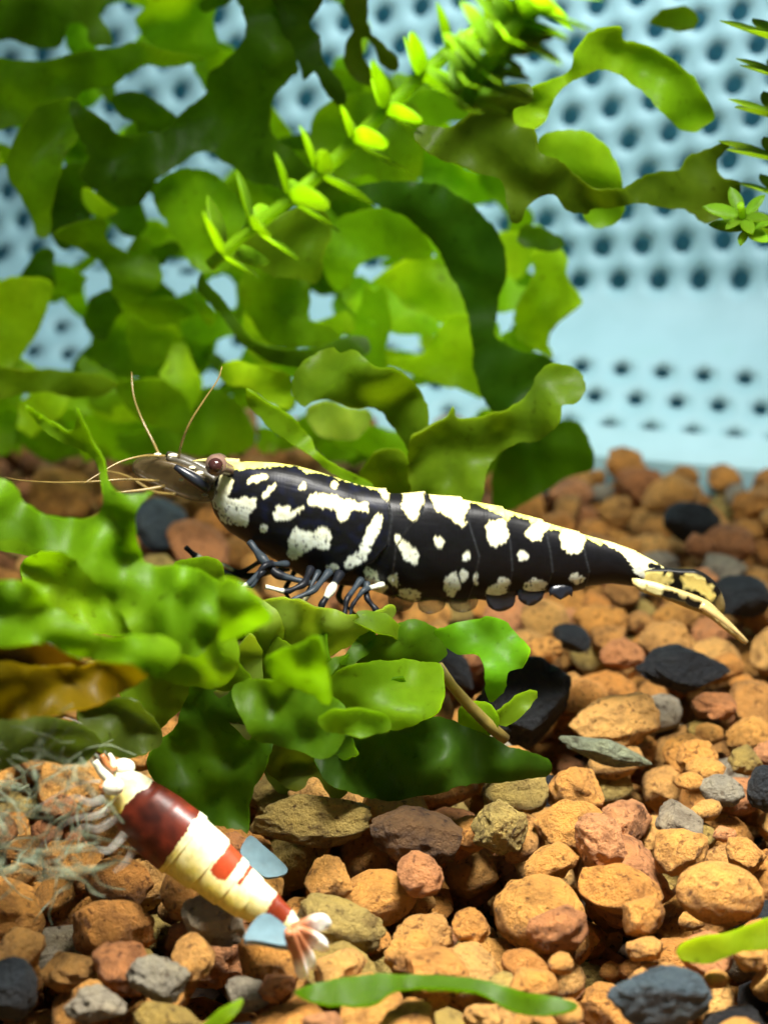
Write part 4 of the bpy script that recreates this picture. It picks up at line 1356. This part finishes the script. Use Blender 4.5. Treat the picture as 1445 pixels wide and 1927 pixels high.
# swimming legs under the abdomen
for (x0, x1, y1, c_) in ((735, 770, 1150, 'sheer'), (790, 830, 1154, 'sheer'), (850, 890, 1152, 'sheer'), (920, 960, 1150, 'leg_black'), (980, 1012, 1140, 'leg_black'), (1040, 1066, 1128, 'leg_black')):
    w_ = (x1 - x0)
    blade('swimmeret', [(x0 - 4, 1104), (x1 + 8, 1102), (x1 + 9, 1122), (x1 + 4, y1 - 10), (x1 - w_ * 0.5, y1), (x0 - 2, y1 - 9), (x0 - 6, 1122)], -0.06, (0.1, -0.1), c_, sh, 0.02)


# tail fan
def fan_colour(qx, qy, bands):
    c = np.zeros((len(qx), 3)); c[:] = bands[0]
    for poly, cc in bands[1:]:
        c[inside(catmull(poly, 5), qx, qy)] = cc
    return c


Y_ = np.array([0.88, 0.74, 0.25]); K_ = np.array([0.008, 0.007, 0.006]); T_ = np.array([0.20, 0.15, 0.06])
bandA = [T_, ([(1195, 1076), (1290, 1070), (1350, 1100), (1345, 1132), (1290, 1130), (1205, 1108)], K_), ([(1286, 1076), (1310, 1078), (1335, 1098), (1346, 1118), (1335, 1126), (1318, 1112), (1284, 1098)], Y_),
         ([(1190, 1070), (1262, 1082), (1262, 1097), (1215, 1094)], Y_)]
blade('uropod', [(1195, 1076), (1240, 1072), (1280, 1074), (1312, 1076), (1340, 1094), (1358, 1120), (1364, 1146), (1352, 1154), (1330, 1142), (1290, 1122), (1240, 1110), (1205, 1102)], -0.05, (-0.2, 0.3), 'shell', sh, 0.025, lambda x, y: fan_colour(x, y, bandA))
blade('uropod', [(1200, 1082), (1250, 1074), (1300, 1078), (1345, 1104), (1362, 1142), (1330, 1136), (1280, 1112), (1220, 1098)], 0.10, (0.2, 0.2), 'sheer_tan', sh, 0.02)
bandB = [np.array([0.46, 0.36, 0.14]), ([(1245, 1106), (1320, 1132), (1322, 1148), (1290, 1140), (1240, 1118)], K_), ([(1200, 1090), (1244, 1100), (1240, 1118), (1205, 1110)], np.array([0.72, 0.66, 0.30]))]
blade('telson', [(1190, 1092), (1230, 1098), (1290, 1116), (1330, 1132), (1352, 1150), (1380, 1178), (1402, 1204), (1396, 1208), (1365, 1186), (1330, 1158), (1290, 1142), (1240, 1122), (1200, 1108)], -0.10, (0.15, 0.2), 'shell', sh, 0.03, lambda x, y: fan_colour(x, y, bandB))
ptube('tail_spine', [(1318, 1138, -0.14), (1350, 1160, -0.15), (1380, 1184, -0.15), (1406, 1208, -0.14)], [9, 6, 4.5, 2.5], M['sheer_tan'], sh)

# ------------------------------------------------------------------ red and white shrimp
RY = -1.42
rs = empty('shrimp', at(420, 1740, RY), 'small red and white banded shrimp climbing over the ochre gravel', 'shrimp')
AX = np.array([(200, 1452), (212, 1462), (232, 1484), (262, 1518), (300, 1552), (345, 1588), (385, 1620), (430, 1658), (470, 1690), (505, 1712), (535, 1732), (556, 1750), (566, 1760)], float)
AW = np.array([5, 24, 44, 58, 66, 64, 58, 49, 42, 33, 24, 17, 6], float)
tpar = np.concatenate([[0], np.cumsum(np.linalg.norm(np.diff(AX, axis=0), axis=1))])
NS2, NR2 = 300, 120
ss = np.linspace(0, tpar[-1], NS2)
ax = smooth1(np.interp(ss, tpar, AX[:, 0]), 8); ay = smooth1(np.interp(ss, tpar, AX[:, 1]), 8)
aw = smooth1(np.interp(ss, tpar, AW), 6)
# abdomen ring steps
for sx in (205, 262, 318, 362, 408, 448):
    d = ss - sx
    aw = aw * (1 + 0.06 * np.clip(1 + d / 45, 0, 1) * (d <= 0))
Tx, Ty = np.gradient(ax), np.gradient(ay)
ln_ = np.hypot(Tx, Ty); Tx /= ln_; Ty /= ln_
Nx, Ny = Ty, -Tx                              # towards the upper right = the back of the animal
th2 = np.linspace(0, 2 * math.pi, NR2, endpoint=False)
c2, s2 = np.cos(th2), np.sin(th2)
GXp = ax[:, None] + Nx[:, None] * aw[:, None] * c2[None]
GYp = ay[:, None] + Ny[:, None] * aw[:, None] * c2[None]
Dp = aw[:, None] * 0.86 * s2[None]
yaw = np.interp(ss, [0, 200, ss[-1]], [-0.05, 0.12, 0.62])
dpx = FPX / (at(300, 1600, RY)[1] * 0 + project(at(300, 1600, RY))[2])
W2 = at(GXp, GYp, RY - yaw[:, None]) + np.stack([0 * Dp, -Dp / dpx * CT, Dp / dpx * ST], -1)
V = W2.reshape(-1, 3)
F = []
for i in range(NS2 - 1):
    for j in range(NR2):
        j2 = (j + 1) % NR2
        F.append((i * NR2 + j, i * NR2 + j2, (i + 1) * NR2 + j2, (i + 1) * NR2 + j))
F.append(tuple(reversed(range(NR2)))); F.append(tuple((NS2 - 1) * NR2 + j for j in range(NR2)))
body2 = child('body', V, F, M['shell_red'], rs)
fx, fy = GXp.reshape(-1), GYp.reshape(-1)
S_ = np.repeat(ss[:, None], NR2, 1).reshape(-1)
dors = np.repeat(c2[None], NS2, 0).reshape(-1)
jj = np.array([noise.noise(Vector((fx[k] / 18, fy[k] / 18, 1))) for k in range(len(fx))])
jf = np.array([noise.noise(Vector((fx[k] / 7, fy[k] / 7, 4))) for k in range(len(fx))])
white = np.array([0.90, 0.88, 0.62]); yel = np.array([0.84, 0.64, 0.10])
wt = np.clip(0.55 - dors * 0.85 + 0.25 * jj, 0, 1)[:, None]
c = white * (1 - wt) + yel * wt
Sb = S_ + 2 * jf
red = np.array([0.16, 0.020, 0.006]); dred = np.array([0.035, 0.006, 0.003]); bred = np.array([0.36, 0.045, 0.010])
carap = (Sb > 72 + 14 * dors * 0 + 8 * jj) & (Sb < 190 - 4 * dors + 5 * jj)
dark = np.exp(-(((S_ - 120) / 42) ** 2 + ((dors - 0.25) / 0.5) ** 2))[:, None]
rc = red * (1 - dark) + dred * dark
rc = rc * (0.8 + 0.5 * np.clip(jj, -0.5, 1)[:, None])
c[carap] = rc[carap]
patch = (Sb > 266) & (Sb < 302) & (dors > 0.05 + 0.2 * jj)
c[patch] = bred
patch2 = (Sb > 322) & (Sb < 330) & (dors > 0.3)
c[patch2] = bred * 0.8
b3 = (Sb > 398) & (Sb < 438)
c[b3] = bred * 0.75
paint(body2.data, c)
for (x, y, rr, Yd) in ((233, 1444, 20, -0.02), (214, 1480, 19, -0.16)):
    c0 = at(x, y, RY + Yd + 0.06)
    bm = bmesh.new(); bmesh.ops.create_uvsphere(bm, u_segments=20, v_segments=12, radius=rr / dpx)
    Vv = [np.array(v.co) * np.array([1.1, 1, 0.85]) + c0 for v in bm.verts]; Ff = [tuple(q.index for q in f_.verts) for f_ in bm.faces]; bm.free()
    child('eye', Vv, Ff, M['eye_pale'], rs)
for pts_, rad, mt in (
    ([(215, 1450, RY), (200, 1435, RY), (192, 1420, RY)], [9, 8, 4], 'orange'), ([(208, 1468, RY - 0.05), (190, 1450, RY - 0.05), (180, 1432, RY - 0.05)], [9, 8, 5], 'eye_pale'),
    ([(205, 1478, RY - 0.1), (196, 1486, RY - 0.1), (190, 1478, RY - 0.1)], [9, 7, 4], 'orange'), ([(212, 1446, RY), (212, 1430, RY), (206, 1418, RY)], [7, 6, 3], 'eye_pale')):
    ptube('mouth_part', pts_, rad, M[mt], rs, 10, 5)
for pts_ in ([(190, 1430, RY), (165, 1405, RY), (130, 1385, RY), (70, 1370, RY + 0.1)], [(185, 1440, RY), (150, 1415, RY - 0.1), (110, 1400, RY - 0.1), (60, 1402, RY - 0.1)],
             [(200, 1420, RY), (180, 1390, RY + 0.1), (150, 1360, RY + 0.1), (120, 1350, RY + 0.1)], [(190, 1470, RY - 0.1), (150, 1475, RY - 0.1), (100, 1500, RY - 0.1), (40, 1540, RY - 0.1)]):
    ptube('antenna', pts_, [3.5, 2.6, 1.4], M['sheer_white'], rs)
for pts_, rad in (([(205, 1500, RY - 0.1), (170, 1510, RY - 0.15), (140, 1500, RY - 0.15), (110, 1520, RY - 0.15)], [9, 7, 5, 3]),
                  ([(215, 1540, RY - 0.1), (185, 1560, RY - 0.15), (150, 1560, RY - 0.15), (110, 1620, RY - 0.12)], [9, 7, 5, 3]),
                  ([(235, 1570, RY - 0.1), (205, 1600, RY - 0.15), (180, 1600, RY - 0.15), (160, 1640, RY - 0.12)], [9, 7, 5, 3]),
                  ([(255, 1590, RY - 0.08), (240, 1620, RY - 0.12), (215, 1640, RY - 0.12)], [9, 7, 4]),
                  ([(210, 1520, RY - 0.1), (180, 1535, RY - 0.15), (130, 1545, RY - 0.15), (70, 1600, RY - 0.12)], [8, 6, 4, 3])):
    ptube('leg', pts_, rad, M['sheer_white'], rs, 10, 6)
# tail fan with white tips
RH = RY
RY = RY - 0.62
TIPW = np.array([0.92, 0.92, 0.86]); TIPR = np.array([0.42, 0.16, 0.07])
for ol, Yd, (tx_, ty_), tilt_ in (
        ([(548, 1742), (572, 1730), (592, 1722), (610, 1721), (622, 1732), (618, 1746), (600, 1750), (575, 1752), (554, 1754)], RY, (610, 1736), (0.2, 0.0)),
        ([(552, 1744), (572, 1745), (592, 1754), (612, 1768), (618, 1782), (606, 1788), (588, 1780), (566, 1764), (552, 1756)], RY - 0.03, (606, 1776), (0.1, 0.1)),
        ([(546, 1750), (562, 1752), (578, 1776), (592, 1800), (594, 1818), (584, 1822), (572, 1808), (556, 1780), (544, 1760)], RY - 0.05, (586, 1812), (0.1, 0.1)),
        ([(538, 1750), (554, 1756), (564, 1784), (574, 1812), (580, 1834), (570, 1842), (558, 1830), (548, 1796), (536, 1762)], RY - 0.08, (570, 1830), (0.0, 0.1))):
    def fc(x, y, tx_=tx_, ty_=ty_):
        d_ = np.clip((np.hypot(x - tx_, y - ty_) - 12) / 22, 0, 1)[:, None]
        return TIPW * (1 - d_) + TIPR * d_
    blade('uropod', ol, Yd, tilt_, 'shell_red', rs, 0.022, fc)
RY = RH
# ------------------------------------------------------------------ loose scraps on the gravel
loose_leaf('leaf_fragment', 'yellow green leaf scrap lying on the gravel by the egg shaped pebble', [(1274, 1786), (1300, 1765), (1380, 1750), (1460, 1726), (1460, 1780), (1392, 1790), (1332, 1812), (1286, 1806)], gy(1370, 1790, 0.14), (0.24, 0.36, 0.008), (0.1, -0.5))
loose_leaf('leaf_fragment', 'long dark green leaf strip lying on the gravel below the banded shrimp', [(560, 1862), (640, 1842), (740, 1835), (860, 1840), (960, 1860), (1085, 1892), (1020, 1910), (960, 1900), (880, 1866), (760, 1862), (700, 1890), (620, 1890), (580, 1880)], gy(800, 1860, 0.16), G_DARK, (0.1, -0.8))
loose_leaf('leaf_fragment', 'small green leaf tip poking up beside the long leaf strip', [(370, 1940), (410, 1905), (455, 1880), (450, 1900), (420, 1930), (400, 1950)], gy(410, 1920, 0.16), G_MID, (0.1, -0.5))

# ------------------------------------------------------------------ fine hair algae by the small shrimp
r = random.Random(4)
AV, AF = [], []
for k in range(85):
    x, y = r.uniform(-20, 165), r.uniform(1395, 1660)
    Yd = -1.8 + r.uniform(-0.5, 0.4)
    a = r.uniform(0, 6.28)
    P = [(x, y, Yd)]
    for j in range(5):
        a += r.uniform(-0.7, 0.7)
        x += math.cos(a) * 26; y += math.sin(a) * 26 * 0.8; Yd += r.uniform(-0.04, 0.04)
        P.append((x, y, Yd))
    P = catmull(np.array(P), 14, closed=False)
    V, F = tube(at(P[:, 0], P[:, 1], P[:, 2]), [r.uniform(2, 8) / PXCM, 1.5 / PXCM], 5)
    n0 = len(AV)
    AV.extend(V); AF.extend([tuple(i + n0 for i in f_) for f_ in F])
al = link('algae', mesh_from('algae', AV, AF), M['algae'])
tag(al, 'pale wispy hair algae around the head of the banded shrimp', 'algae', kind='stuff')
